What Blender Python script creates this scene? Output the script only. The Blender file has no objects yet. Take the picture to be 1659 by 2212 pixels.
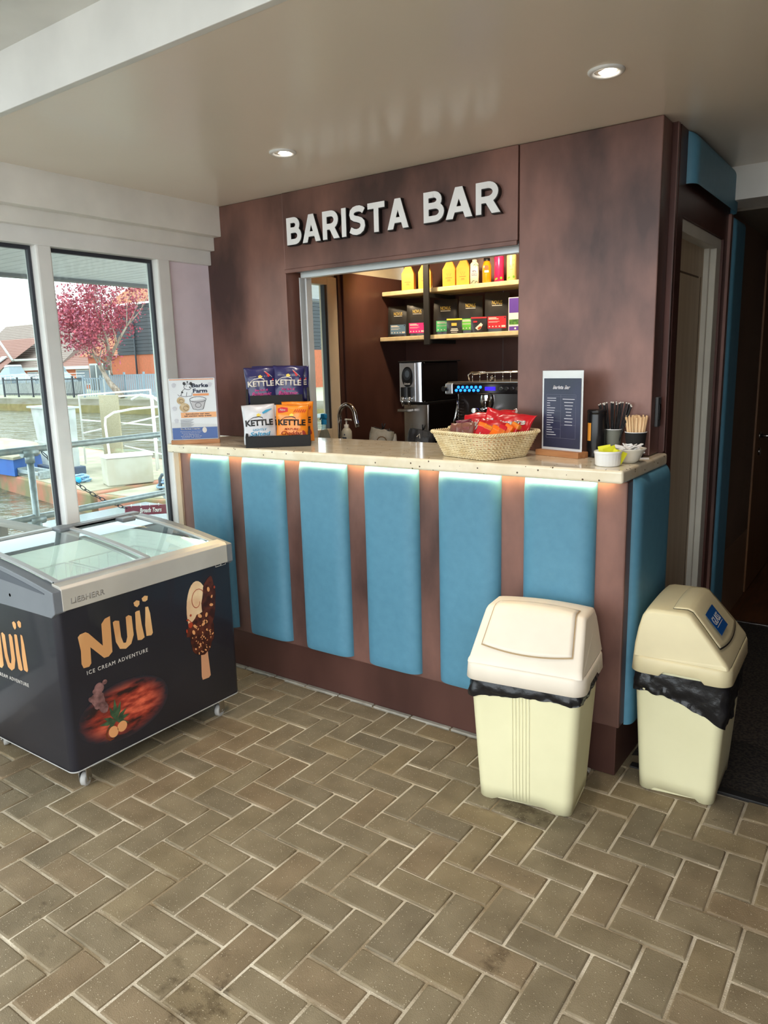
import bpy, bmesh, math, random
from math import sin, cos, pi, radians, sqrt
from mathutils import Vector, Matrix, noise

# ------------------------------------------------------------------ camera, sky, exposure
SC = bpy.context.scene
COL = SC.collection
cam_d = bpy.data.cameras.new('camera'); cam = bpy.data.objects.new('camera', cam_d); COL.objects.link(cam)
cam.location = (0, 0, 1.5)
cam.rotation_euler = (radians(78.739), radians(1.490), radians(35.281))
cam_d.sensor_fit = 'VERTICAL'; cam_d.sensor_height = 36.0; cam_d.lens = 36.0 * 1600 / 2212
cam_d.clip_start = 0.02; cam_d.clip_end = 500
SC.camera = cam
SC.view_settings.view_transform = 'Standard'
SC.view_settings.look = 'None'
SC.view_settings.exposure = 0.42
SC.view_settings.gamma = 1.0
SC.view_settings.use_curve_mapping = False
SKY = 3.4
w = bpy.data.worlds.new('sky'); SC.world = w; w.use_nodes = True
nt = w.node_tree; bg = nt.nodes['Background']
tc = nt.nodes.new('ShaderNodeTexCoord'); nz = nt.nodes.new('ShaderNodeTexNoise'); nz.inputs['Scale'].default_value = 2.5
nz.inputs['Detail'].default_value = 4
cr = nt.nodes.new('ShaderNodeValToRGB')
cr.color_ramp.elements[0].position = .35; cr.color_ramp.elements[0].color = (.80, .92, 1.0, 1)
cr.color_ramp.elements[1].position = .7; cr.color_ramp.elements[1].color = (1.0, .99, .97, 1)
nt.links.new(tc.outputs['Generated'], nz.inputs['Vector']); nt.links.new(nz.outputs['Fac'], cr.inputs['Fac'])
nt.links.new(cr.outputs['Color'], bg.inputs['Color']); bg.inputs['Strength'].default_value = SKY
def lamp(name, kind, loc, energy, color, rot=(0, 0, 0), **k):
    d = bpy.data.lights.new(name, kind); d.energy = energy; d.color = color
    for a, b in k.items(): setattr(d, a, b)
    o = bpy.data.objects.new(name, d); COL.objects.link(o); o.location = loc; o.rotation_euler = rot
    return o
# warm lamps in the kiosk ceiling, and the two downlights of the soffit
lamp('kiosk_lamp', 'SPOT', (-2.75, 3.95, 2.29), 26, (1, .78, .5), (radians(38), 0, 0), spot_size=2.3, spot_blend=.8, shadow_soft_size=.04)
lamp('kiosk_lamp', 'SPOT', (-2.05, 3.95, 2.29), 26, (1, .78, .5), (radians(38), 0, 0), spot_size=2.3, spot_blend=.8, shadow_soft_size=.04)
lamp('kiosk_lamp', 'SPOT', (-2.2, 3.3, 2.29), 14, (1, .86, .68), (0, 0, 0), spot_size=2.2, spot_blend=.8, shadow_soft_size=.05)
lamp('downlight_lamp', 'SPOT', (-2.075, 2.293, 2.295), 16, (1, .86, .72), (0, 0, 0), spot_size=1.9, spot_blend=.6, shadow_soft_size=.03)
lamp('downlight_lamp', 'SPOT', (-.811, 2.291, 2.295), 16, (1, .86, .72), (0, 0, 0), spot_size=1.9, spot_blend=.6, shadow_soft_size=.03)

random.seed(7)
# ------------------------------------------------------------------ materials
def srgb(r, g, b):
    f = lambda c: (c / 255 / 12.92) if c / 255 <= .04045 else ((c / 255 + .055) / 1.055) ** 2.4
    return (f(r), f(g), f(b), 1)
MATS = {}
def mat(name, col=(128, 128, 128), rough=.5, metal=0.0, col2=None, scale=8, detail=3, lo=.35, hi=.65, bump=0, bscale=60,
        stretch=(1, 1, 1), emit=None, estr=1, coat=0, spec=.5, alpha=1, trans=0, ior=1.45, coords='Object', island=None):
    if name in MATS: return MATS[name]
    m = bpy.data.materials.new(name); m.use_nodes = True; t = m.node_tree; L = t.links
    b = t.nodes['Principled BSDF']; b.inputs['Base Color'].default_value = srgb(*col)
    b.inputs['Roughness'].default_value = rough; b.inputs['Metallic'].default_value = metal
    b.inputs['Specular IOR Level'].default_value = spec; b.inputs['IOR'].default_value = ior
    b.inputs['Coat Weight'].default_value = coat; b.inputs['Transmission Weight'].default_value = trans
    b.inputs['Alpha'].default_value = alpha
    c = t.nodes.new('ShaderNodeTexCoord'); mp = t.nodes.new('ShaderNodeMapping'); mp.inputs['Scale'].default_value = stretch
    L.new(c.outputs[coords], mp.inputs['Vector'])
    if col2 is None:
        # even plain paints and plastics vary a little
        col2 = tuple(max(0, x * .95) for x in col); lo, hi, scale = .3, .7, 6
    n = t.nodes.new('ShaderNodeTexNoise'); n.inputs['Scale'].default_value = scale; n.inputs['Detail'].default_value = detail
    r = t.nodes.new('ShaderNodeValToRGB'); r.color_ramp.elements[0].position = lo; r.color_ramp.elements[1].position = hi
    r.color_ramp.elements[0].color = srgb(*col); r.color_ramp.elements[1].color = srgb(*col2)
    L.new(mp.outputs[0], n.inputs['Vector']); L.new(n.outputs['Fac'], r.inputs['Fac'])
    out = r.outputs['Color']
    if island:
        g = t.nodes.new('ShaderNodeNewGeometry'); r2 = t.nodes.new('ShaderNodeValToRGB'); els = r2.color_ramp.elements
        for i, cc in enumerate(island):
            p = i / (len(island) - 1)
            if i == 0: e = els[0]
            elif i == len(island) - 1: e = els[-1]
            else: e = els.new(p)
            e.position = p; e.color = srgb(*cc)
        L.new(g.outputs['Random Per Island'], r2.inputs['Fac'])
        mx = t.nodes.new('ShaderNodeMix'); mx.data_type = 'RGBA'; mx.blend_type = 'MULTIPLY'; mx.inputs[0].default_value = 1
        L.new(out, mx.inputs[6]); L.new(r2.outputs['Color'], mx.inputs[7]); out = mx.outputs[2]
    L.new(out, b.inputs['Base Color'])
    if bump:
        n2 = t.nodes.new('ShaderNodeTexNoise'); n2.inputs['Scale'].default_value = bscale; n2.inputs['Detail'].default_value = 4
        L.new(mp.outputs[0], n2.inputs['Vector']); bp = t.nodes.new('ShaderNodeBump'); bp.inputs['Strength'].default_value = bump
        bp.inputs['Distance'].default_value = .01
        L.new(n2.outputs['Fac'], bp.inputs['Height']); L.new(bp.outputs[0], b.inputs['Normal'])
    if emit: b.inputs['Emission Color'].default_value = srgb(*emit); b.inputs['Emission Strength'].default_value = estr
    MATS[name] = m; return m
def thin_glass(name, tint=(240, 248, 246), refl=1.0):
    if name in MATS: return MATS[name]
    m = bpy.data.materials.new(name); m.use_nodes = True; t = m.node_tree; t.nodes.clear(); L = t.links
    o = t.nodes.new('ShaderNodeOutputMaterial'); tr = t.nodes.new('ShaderNodeBsdfTransparent'); tr.inputs[0].default_value = srgb(*tint)
    gl = t.nodes.new('ShaderNodeBsdfGlossy'); gl.inputs['Roughness'].default_value = .02
    lw = t.nodes.new('ShaderNodeLayerWeight'); pw_ = t.nodes.new('ShaderNodeMath'); pw_.operation = 'POWER'; pw_.inputs[1].default_value = 4.5
    L.new(lw.outputs['Facing'], pw_.inputs[0]); fr = pw_
    mu = t.nodes.new('ShaderNodeMath'); mu.operation = 'MULTIPLY_ADD'; mu.inputs[1].default_value = .9 * refl; mu.inputs[2].default_value = .045 * refl; mu.use_clamp = True
    nz = t.nodes.new('ShaderNodeTexNoise'); nz.inputs['Scale'].default_value = 3; bp = t.nodes.new('ShaderNodeBump'); bp.inputs['Strength'].default_value = .006
    L.new(nz.outputs['Fac'], bp.inputs['Height']); L.new(bp.outputs[0], gl.inputs['Normal'])
    mx = t.nodes.new('ShaderNodeMixShader'); L.new(fr.outputs[0], mu.inputs[0]); L.new(mu.outputs[0], mx.inputs[0])
    L.new(tr.outputs[0], mx.inputs[1]); L.new(gl.outputs[0], mx.inputs[2]); L.new(mx.outputs[0], o.inputs[0])
    MATS[name] = m; return m

# ------------------------------------------------------------------ mesh helpers
class Stroke(list): pass
class MB:
    def __init__(s): s.bm = bmesh.new()
    def face(s, pts):
        vs = [s.bm.verts.new(p) for p in pts]
        return s.bm.faces.new(vs)
    def box(s, x0, x1, y0, y1, z0, z1, bev=0, seg=2, mtx=None):
        g = bmesh.ops.create_cube(s.bm, size=1)['verts']
        for v in g:
            v.co = Vector(((x0 + x1) / 2 + v.co.x * (x1 - x0), (y0 + y1) / 2 + v.co.y * (y1 - y0), (z0 + z1) / 2 + v.co.z * (z1 - z0)))
        if bev:
            es = list({e for v in g for e in v.link_edges})
            r = bmesh.ops.bevel(s.bm, geom=es, offset=bev, segments=seg, profile=.5, affect='EDGES')
            if mtx:
                for v in {v for f in r['faces'] for v in f.verts} | {v for v in g if v.is_valid}: v.co = mtx @ v.co
        elif mtx:
            for v in g: v.co = mtx @ v.co
        return s
    def grid(s, nu, nv, fn, close_u=False, flip=False):
        V = [[s.bm.verts.new(fn(i / (nu if close_u else nu - 1), j / (nv - 1))) for j in range(nv)] for i in range(nu)]
        for i in range(nu if close_u else nu - 1):
            for j in range(nv - 1):
                q = [V[i][j], V[(i + 1) % nu][j], V[(i + 1) % nu][j + 1], V[i][j + 1]]
                if flip: q.reverse()
                f = s.bm.faces.new(q); f.smooth = True
        return V
    def loft(s, rings, cap0=True, cap1=True, smooth=True, close=True):
        V = [[s.bm.verts.new(p) for p in r] for r in rings]
        n = len(V[0])
        for a in range(len(V) - 1):
            for i in range(n if close else n - 1):
                f = s.bm.faces.new([V[a][i], V[a][(i + 1) % n], V[a + 1][(i + 1) % n], V[a + 1][i]]); f.smooth = smooth
        if cap0: s.bm.faces.new(V[0][::-1])
        if cap1: s.bm.faces.new(V[-1])
        return V
    def lathe(s, prof, c=(0, 0), n=32, cap0=False, cap1=False):
        s.loft([[(c[0] + r * cos(2 * pi * i / n), c[1] + r * sin(2 * pi * i / n), z) for i in range(n)] for r, z in prof], cap0, cap1); return s
    def cyl(s, p0, p1, r, r1=None, n=16, cap=True):
        return s.tube([p0, p1], [r, r if r1 is None else r1], n, cap)
    def tube(s, pts, r, n=10, cap=True, closed=False):
        P = [Vector(p) for p in pts]; N = len(P); up = None; rings = []
        for i in range(N):
            if closed: d = P[(i + 1) % N] - P[i - 1]
            else: d = P[min(i + 1, N - 1)] - P[max(i - 1, 0)]
            d.normalize()
            if up is None:
                up = Vector((0, 0, 1)) if abs(d.z) < .9 else Vector((1, 0, 0))
            a = d.cross(up)
            if a.length < 1e-6: a = d.orthogonal()
            a.normalize(); b = a.cross(d).normalized(); up = b
            rr = r[i] if isinstance(r, (list, tuple)) else r
            rings.append([P[i] + a * rr * cos(2 * pi * k / n) + b * rr * sin(2 * pi * k / n) for k in range(n)])
        if closed:
            V = [[s.bm.verts.new(p) for p in q] for q in rings]
            for i in range(N):
                A, B = V[i], V[(i + 1) % N]
                for k in range(n):
                    f = s.bm.faces.new([A[k], A[(k + 1) % n], B[(k + 1) % n], B[k]]); f.smooth = True
        else: s.loft(rings, cap, cap)
        return s
    def prism(s, poly, a, b, ax='y'):
        "poly of 2-d points extruded between a and b along an axis"
        def P(u, v, t):
            return {'y': (u, t, v), 'x': (t, u, v), 'z': (u, v, t)}[ax]
        s.loft([[P(u, v, a) for u, v in poly], [P(u, v, b) for u, v in poly]], smooth=False); return s
    def done(s, name, m, parent=None, loc=None, rot=None, mtx=None, bev=0):
        bmesh.ops.recalc_face_normals(s.bm, faces=s.bm.faces[:])
        me = bpy.data.meshes.new(name); s.bm.to_mesh(me); s.bm.free()
        o = bpy.data.objects.new(name, me); COL.objects.link(o)
        for x in (m if isinstance(m, (list, tuple)) else [m]): me.materials.append(x)
        if parent: o.parent = parent
        if mtx is not None: o.matrix_local = mtx
        if loc is not None: o.location = loc
        if rot is not None: o.rotation_euler = rot
        if bev:
            md = o.modifiers.new('bevel', 'BEVEL'); md.width = bev; md.segments = 2; md.limit_method = 'ANGLE'
        return o
def thing(name, label, cat, loc=(0, 0, 0), rz=0, group=None, rot=None):
    o = bpy.data.objects.new(name, None); COL.objects.link(o); o.empty_display_size = .05
    o.location = loc; o.rotation_euler = rot or (0, 0, rz); tag(o, label, cat, group); return o
def tag(o, label, cat, group=None, kind=None):
    o['label'] = label; o['category'] = cat
    if group: o['group'] = group
    if kind: o['kind'] = kind
    return o
def struct(o): o['kind'] = 'structure'; return o
def copy_tree(o, loc=None, rz=None, label=None, parent=None):
    c = o.copy(); COL.objects.link(c)
    if parent: c.parent = parent
    if loc is not None: c.location = loc
    if rz is not None: c.rotation_euler[2] = rz
    if label: c['label'] = label
    for ch in list(o.children): copy_tree(ch, parent=c)
    return c
def rrect(w, d, r, n=5, z=0, cx=0, cy=0):
    pts = []
    for qx, qy, a0 in ((1, 1, 0), (-1, 1, 90), (-1, -1, 180), (1, -1, 270)):
        for i in range(n + 1):
            a = radians(a0 + 90 * i / n)
            pts.append((cx + qx * (w / 2 - r) + r * cos(a), cy + qy * (d / 2 - r) + r * sin(a), z))
    return pts
FX = lambda x, y, z: (z, x, y)          # a sheet facing +X
FY = lambda x, y, z: (x, -z, y)         # a sheet facing -Y
FZ = lambda x, y, z: (x, y, z)
def text(name, s, size, m, parent, frame, at, width=None, height=None, ext=.0006, bold=0, shear=0, warp=None, rot=0, align='CENTER', spacing=1.0):
    c = bpy.data.curves.new(name, 'FONT'); c.body = s; c.size = 1; c.align_x = align; c.offset = bold; c.shear = shear
    c.extrude = 0; c.resolution_u = 3; c.space_character = spacing; c.fill_mode = 'FRONT'
    o = bpy.data.objects.new(name, c); COL.objects.link(o)
    dg = bpy.context.evaluated_depsgraph_get(); me = bpy.data.meshes.new_from_object(o.evaluated_get(dg))
    bpy.data.objects.remove(o); bpy.data.curves.remove(c)
    bm = bmesh.new(); bm.from_mesh(me); bpy.data.meshes.remove(me)
    bmesh.ops.remove_doubles(bm, verts=bm.verts[:], dist=1e-5)
    if bm.verts:
        xs = [v.co.x for v in bm.verts]; ys = [v.co.y for v in bm.verts]
        x0, x1, y0, y1 = min(xs), max(xs), min(ys), max(ys)
        sx = sy = size
        if width: sx = width / (x1 - x0); sy = sx if not height else sy
        if height: sy = height / (y1 - y0); sx = sx if width else sy
        xo = (x0 + x1) / 2 if align == 'CENTER' else x0
        for v in bm.verts: v.co = Vector(((v.co.x - xo) * sx, (v.co.y - y0) * sy, 0))
        if warp: bmesh.ops.subdivide_edges(bm, edges=[e for e in bm.edges if e.calc_length() > .012], cuts=1)
        r = bmesh.ops.extrude_face_region(bm, geom=bm.faces[:])
        for v in [g for g in r['geom'] if isinstance(g, bmesh.types.BMVert)]: v.co.z += ext
        ca, sa = cos(rot), sin(rot)
        for v in bm.verts:
            x, y = v.co.x * ca - v.co.y * sa + at[0], v.co.x * sa + v.co.y * ca + at[1]
            z = v.co.z + at[2] + (warp(x, y) if warp else 0)
            v.co = Vector(frame(x, y, z))
        bmesh.ops.recalc_face_normals(bm, faces=bm.faces[:])
    me = bpy.data.meshes.new(name); bm.to_mesh(me); bm.free(); me.materials.append(m)
    ob = bpy.data.objects.new(name, me); COL.objects.link(ob); ob.parent = parent
    return ob
def flat(name, polys, m, parent, frame, z=0, ext=.0005, warp=None):
    "thin printed or stuck-on shapes"
    b = MB()
    W = warp or (lambda x, y: 0)
    for i_, p in enumerate(polys):
        if len(polys) > 1: z += .00004
        if isinstance(p, Stroke):
            b.loft([[frame(x, y, z + ext + W(x, y)) for x, y in q] for q in (p[:len(p) // 2], p[len(p) // 2:][::-1])], False, False, smooth=False, close=False); continue
        b.loft([[frame(x, y, z + W(x, y)) for x, y in p], [frame(x, y, z + ext + W(x, y)) for x, y in p]], smooth=False)
    return b.done(name, m, parent)
def ell(cx, cy, rx, ry, n=24, a=0, wob=0, seed=0):
    out = []
    for i in range(n):
        t = 2 * pi * i / n; k = 1 + (wob * noise.noise(Vector((cos(t) * 2.3, sin(t) * 2.3, seed))) if wob else 0)
        x, y = rx * k * cos(t), ry * k * sin(t); out.append((cx + x * cos(a) - y * sin(a), cy + x * sin(a) + y * cos(a)))
    return out
def rct(x0, y0, x1, y1): return [(x0, y0), (x1, y0), (x1, y1), (x0, y1)]

# shared materials
COPPER = mat('copper_laminate', (78, 58, 54), .36, .25, (152, 110, 98), 2.1, 6, .34, .70, .03, 40, stretch=(1.6, 1.6, .8))
COPPER_D = mat('dark_laminate', (72, 46, 40), .40, .2, (96, 64, 56), 2.0, 5, .35, .7, .02, 40, stretch=(1.6, 1.6, .7))
TEAL = mat('teal_vinyl', (82, 134, 158), .5, 0, (87, 140, 164), 30, 3, .3, .7, .04, 220)
STONE = None
WHITE_PVC = mat('white_pvc', (214, 214, 210), .35)
CEIL = mat('ceiling_paint', (238, 228, 214), .22, 0, (232, 221, 206), 1.2, 2, .3, .7, .02, 14)
CEIL_HI = mat('white_ceiling_paint', (222, 222, 218), .4)
WALLPAINT = mat('cream_wall_paint', (224, 214, 188), .6)
BLACK = mat('black_plastic', (20, 20, 22), .4)
BLACK_M = mat('black_matt', (26, 25, 26), .7)
CHROME = mat('chrome', (225, 225, 225), .08, 1)
STEEL = mat('brushed_steel', (190, 188, 185), .25, 1)
GALV = mat('galvanised_steel', (150, 158, 160), .42, .6, (176, 184, 186), 25, 4, .3, .7, .1, 80)
WHITE_P = mat('white_plastic', (232, 232, 230), .4)
PAPER = mat('white_paper', (236, 236, 236), .7)
WOOD = mat('light_wood', (196, 142, 96), .5, 0, (160, 104, 62), 6, 6, .3, .7, .05, 40, stretch=(1, 8, 8))
GLASS = thin_glass('window_glass')
# ------------------------------------------------------------------ stone with dark flecks
def stone():
    m = mat('speckled_stone', (238, 226, 200), .14, 0, (224, 208, 176), 14, 5, .35, .7, coat=.3)
    t = m.node_tree; L = t.links; b = t.nodes['Principled BSDF']; base = b.inputs['Base Color'].links[0].from_socket
    c = t.nodes.new('ShaderNodeTexCoord'); v = t.nodes.new('ShaderNodeTexVoronoi'); v.inputs['Scale'].default_value = 48
    L.new(c.outputs['Object'], v.inputs['Vector'])
    w2 = t.nodes.new('ShaderNodeTexWhiteNoise'); L.new(v.outputs['Position'], w2.inputs['Vector'])
    a = t.nodes.new('ShaderNodeMath'); a.operation = 'LESS_THAN'; a.inputs[1].default_value = .17; L.new(v.outputs['Distance'], a.inputs[0])
    g = t.nodes.new('ShaderNodeMath'); g.operation = 'LESS_THAN'; g.inputs[1].default_value = .34; L.new(w2.outputs['Value'], g.inputs[0])
    k = t.nodes.new('ShaderNodeMath'); k.operation = 'MULTIPLY'; L.new(a.outputs[0], k.inputs[0]); L.new(g.outputs[0], k.inputs[1])
    mx = t.nodes.new('ShaderNodeMix'); mx.data_type = 'RGBA'; L.new(k.outputs[0], mx.inputs[0]); L.new(base, mx.inputs[6])
    mx.inputs[7].default_value = srgb(92, 74, 56); L.new(mx.outputs[2], b.inputs['Base Color']); return m
STONE = stone()

# ------------------------------------------------------------------ floor: herringbone pavers on sand
UX, UY, GX, GY = .1019, .1033, -.648, 1.635
BRICK = mat('concrete_paver', (160, 147, 124), .62, 0, (134, 121, 99), 9, 6, .3, .7, .22, 320,
            island=[(212, 208, 200), (226, 216, 196), (218, 214, 204), (222, 208, 192), (214, 210, 200), (222, 216, 204), (200, 196, 188)])
def stains(m):
    t = m.node_tree; L = t.links; b = t.nodes['Principled BSDF']; base = b.inputs['Base Color'].links[0].from_socket
    c = t.nodes.new('ShaderNodeTexCoord')
    n = t.nodes.new('ShaderNodeTexNoise'); n.inputs['Scale'].default_value = 7; n.inputs['Detail'].default_value = 7; n.inputs['Roughness'].default_value = .7
    n2 = t.nodes.new('ShaderNodeTexNoise'); n2.inputs['Scale'].default_value = 1.7; n2.inputs['Detail'].default_value = 2
    L.new(c.outputs['Object'], n.inputs['Vector']); L.new(c.outputs['Object'], n2.inputs['Vector'])
    ad = t.nodes.new('ShaderNodeMath'); ad.operation = 'ADD'; L.new(n.outputs['Fac'], ad.inputs[0]); L.new(n2.outputs['Fac'], ad.inputs[1])
    r = t.nodes.new('ShaderNodeValToRGB'); r.color_ramp.elements[0].position = .60; r.color_ramp.elements[1].position = .66
    h = t.nodes.new('ShaderNodeMath'); h.operation = 'MULTIPLY'; h.inputs[1].default_value = .5; L.new(ad.outputs[0], h.inputs[0]); L.new(h.outputs[0], r.inputs['Fac'])
    mx = t.nodes.new('ShaderNodeMix'); mx.data_type = 'RGBA'; mx.blend_type = 'MULTIPLY'; mx.inputs[7].default_value = (.42, .38, .32, 1)
    L.new(r.outputs['Color'], mx.inputs[0]); L.new(base, mx.inputs[6])
    # pale aggregate grains
    v = t.nodes.new('ShaderNodeTexVoronoi'); v.inputs['Scale'].default_value = 170; L.new(c.outputs['Object'], v.inputs['Vector'])
    l = t.nodes.new('ShaderNodeMath'); l.operation = 'LESS_THAN'; l.inputs[1].default_value = .16; L.new(v.outputs['Distance'], l.inputs[0])
    w2 = t.nodes.new('ShaderNodeTexWhiteNoise'); L.new(v.outputs['Position'], w2.inputs['Vector'])
    q = t.nodes.new('ShaderNodeMath'); q.operation = 'LESS_THAN'; q.inputs[1].default_value = .3; L.new(w2.outputs['Value'], q.inputs[0])
    k = t.nodes.new('ShaderNodeMath'); k.operation = 'MULTIPLY'; L.new(l.outputs[0], k.inputs[0]); L.new(q.outputs[0], k.inputs[1])
    m2 = t.nodes.new('ShaderNodeMix'); m2.data_type = 'RGBA'; m2.inputs[7].default_value = srgb(222, 210, 186)
    L.new(k.outputs[0], m2.inputs[0]); L.new(mx.outputs[2], m2.inputs[6]); L.new(m2.outputs[2], b.inputs['Base Color'])
stains(BRICK)
SAND = mat('joint_sand', (226, 214, 192), .95, 0, (150, 132, 104), 5, 5, .35, .65, .4, 200)
def in_floor(x, y):
    if x < -3.06 or x > 2.4 or y < -3.2 or y > 2.94: return False
    if y > 2.58 and x > -.745: return False
    return True
bm_ = MB(); rnd = random.Random(3)
for i in range(-26, 32):
    for j in range(-48, 15):
        o = (i - j) % 4
        if o == 0: x0, x1, y0, y1 = i, i + 2, j, j + 1
        elif o == 3: x0, x1, y0, y1 = i, i + 1, j, j + 2
        else: continue
        X0, X1, Y0, Y1 = GX + x0 * UX, GX + x1 * UX, GY + y0 * UY, GY + y1 * UY
        if not in_floor((X0 + X1) / 2, (Y0 + Y1) / 2): continue
        X0 = max(X0, -3.10); Y1 = min(Y1, 2.58) if X1 > -.70 else Y1
        g = .0036; X0 += g; X1 -= g; Y0 += g; Y1 -= g; h = rnd.uniform(-.0016, .001); tx, ty = rnd.uniform(-.0012, .0012), rnd.uniform(-.0012, .0012)
        c = .0055
        def R(d, z):
            return [(x + rnd.uniform(-.0007, .0007), y + rnd.uniform(-.0007, .0007), z + h + (tx if x > (X0 + X1) / 2 else -tx) + (ty if y > (Y0 + Y1) / 2 else -ty))
                    for x, y in ((X0 + d, Y0 + d * 2), (X0 + d * 2, Y0 + d), (X1 - d * 2, Y0 + d), (X1 - d, Y0 + d * 2), (X1 - d, Y1 - d * 2), (X1 - d * 2, Y1 - d), (X0 + d * 2, Y1 - d), (X0 + d, Y1 - d * 2))]
        V = bm_.loft([R(.0006, -.012), R(.0008, -.0042), R(c * .5, -.0012), R(c, 0)], cap0=False, smooth=False)
for f in bm_.bm.faces: f.smooth = len(f.verts) == 4
floor_ = MB(); floor_.box(-3.14, 2.5, -3.3, 2.98, -.06, -.0058); floor = struct(floor_.done('floor', SAND))
o = bm_.done('paving', BRICK, floor)
# street outside the open front
struct(MB().box(-9, 9, -14, -3.3, -.1, -.02).done('floor_street', mat('tarmac', (150, 146, 140), .9, 0, (120, 116, 110), 20, 5)))
# corridor carpet and wood floor, threshold strip
CARPET = mat('dark_carpet', (64, 56, 48), .98, 0, (30, 26, 24), 90, 4, .4, .6, .5, 300)
struct(MB().box(-.765, 2.5, 2.60, 4.467, -.06, -.002).done('floor_carpet', CARPET))
struct(MB().box(-.745, 2.5, 2.575, 2.61, -.01, .006, .002).done('trim_1', mat('black_rubber', (30, 28, 27), .6)))
struct(MB().box(-1.0, 2.5, 4.467, 7.4, -.06, 0).done('floor_wood', mat('oak_floor', (120, 78, 48), .4, 0, (90, 56, 34), 4, 6, stretch=(8, 1, 1))))
struct(MB().box(-.9, 2.5, 4.455, 4.479, -.01, .004, .001).done('trim_2', STEEL))
b = MB()
for k in range(11):
    x = -3.05 + k * .2; b.box(x, x + .192, 2.462, 2.4835, -.01, .004 + .001 * (k % 3), .003)
struct(b.done('trim_3', mat('edge_paver', (168, 162, 150), .8, 0, (140, 134, 122), 12, 4, bump=.3, bscale=90)))

# ------------------------------------------------------------------ ceilings
C = 2.312
struct(MB().box(-3.16, 2.6, 1.41, 7.5, C, C + .05).done('ceiling', CEIL))
struct(MB().box(-3.16, 2.6, -.4, 1.385, 2.478, 2.53).done('ceiling_high', CEIL_HI))
b = MB(); b.box(-3.16, 2.6, 1.385, 1.41, C - .001, 2.53, .002); struct(b.done('trim_4', CEIL_HI))
# stepped box-out over the windows
FASC = mat('fascia_paint', (232, 229, 222), .35)
struct(MB().box(-3.20, -2.985, -.4, 2.80, 2.165, C + .02, .003).done('trim_5', FASC))
struct(MB().box(-3.20, -3.04, -.4, 2.80, 2.101, 2.17, .003).done('trim_6', FASC))
# ------------------------------------------------------------------ left wall with its windows
PVC = mat('window_pvc', (234, 233, 230), .3)
GASK = mat('window_gasket', (52, 54, 62), .5)
WX = -3.10
def window(n, y0, y1, z0, z1):
    t = MB(); d = .022
    for a, b_, c, e in ((y0, y1, z1 - .002, z1 + .014), (y0, y1, z0 - .014, z0), (y0 - .0, y0 + .010, z0, z1), (y1 - .012, y1, z0, z1)):
        t.box(WX - .036, WX - .014, a, b_, c, e, .001)
    f = struct(t.done('window_%d' % n, GASK))
    g = MB().box(WX - .034, WX - .028, y0 + .008, y1 - .008, z0 - .01, z1 + .01); g.done('pane', GLASS, f); return f
window(1, .92, 1.83, .14, 2.018); window(2, 1.905, 2.452, .14, 2.018); window(3, 0.0, .84, .14, 2.018)
b = MB()
b.box(WX - .07, WX + .028, -.4, 2.80, 2.032, 2.104, .003)        # head
b.box(WX - .07, WX + .028, -.4, 2.80, .03, .128, .003)          # sill rail
for a, c in ((1.832, 1.903), (2.454, 2.532), (.842, .918), (-.4, -.002)):
    b.box(WX - .07, WX + .026, a, c, .12, 2.036, .008)
struct(b.done('trim_7', PVC))
struct(MB().box(WX - .03, WX + .004, 2.532, 2.80, .0, 2.034, .002).done('wall_left', mat('lilac_panel', (244, 230, 240), .3)))
struct(MB().box(WX - .08, WX + .01, -.4, 2.98, -.06, .03).done('baseboard_left', PVC))
struct(MB().box(WX + .004, WX + .06, 2.46, 2.475, .1, 1.09).done('trim_8', mat('warm_lit_frame_strip', (214, 190, 160), .5)))  # strip of window frame; its warm lit look is put into the colour
# kiosk part of the left wall (window 5) and cladding
b = MB(); b.box(WX - .08, WX, 2.94, 3.56, -.06, C); b.box(WX - .08, WX, 3.86, 4.7, -.06, C); b.box(WX - .08, WX, 3.56, 3.86, 2.05, C); b.box(WX - .08, WX, 3.56, 3.86, -.06, 1.02)
struct(b.done('wall_kiosk_left', WALLPAINT))
f = MB()
for a, c, e, g in ((3.56, 3.60, 1.02, 2.05), (3.755, 3.852, 1.02, 2.05), (3.60, 3.755, 2.0, 2.05), (3.60, 3.755, 1.02, 1.10)): f.box(WX - .05, WX + .02, a, c, e, g, .004)
W5 = struct(f.done('window_5', mat('warm_lit_white_pvc', (232, 214, 186), .4)))  # white frame; the warm kiosk light on it is put into the colour
MB().box(WX - .03, WX - .024, 3.59, 3.77, 1.08, 2.02).done('pane', GLASS, W5)
MB().box(WX - .02, WX + .014, 3.735, 3.757, 1.09, 2.01, .002).done('gasket', GASK, W5)
b = MB(); b.box(WX + .001, WX + .045, 3.885, 4.6, .0, 2.085, .004); struct(b.done('wall_cladding', COPPER_D))
b = MB(); b.box(WX - .04, WX + .03, 3.852, 3.885, .0, 2.085, .003); struct(b.done('trim_9', COPPER_D))
b = MB(); b.box(-3.06, -2.28, 4.60, 4.64, 0, C); b.box(-2.275, -.80, 4.60, 4.64, 0, C); struct(b.done('wall_back', COPPER_D))
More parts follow.
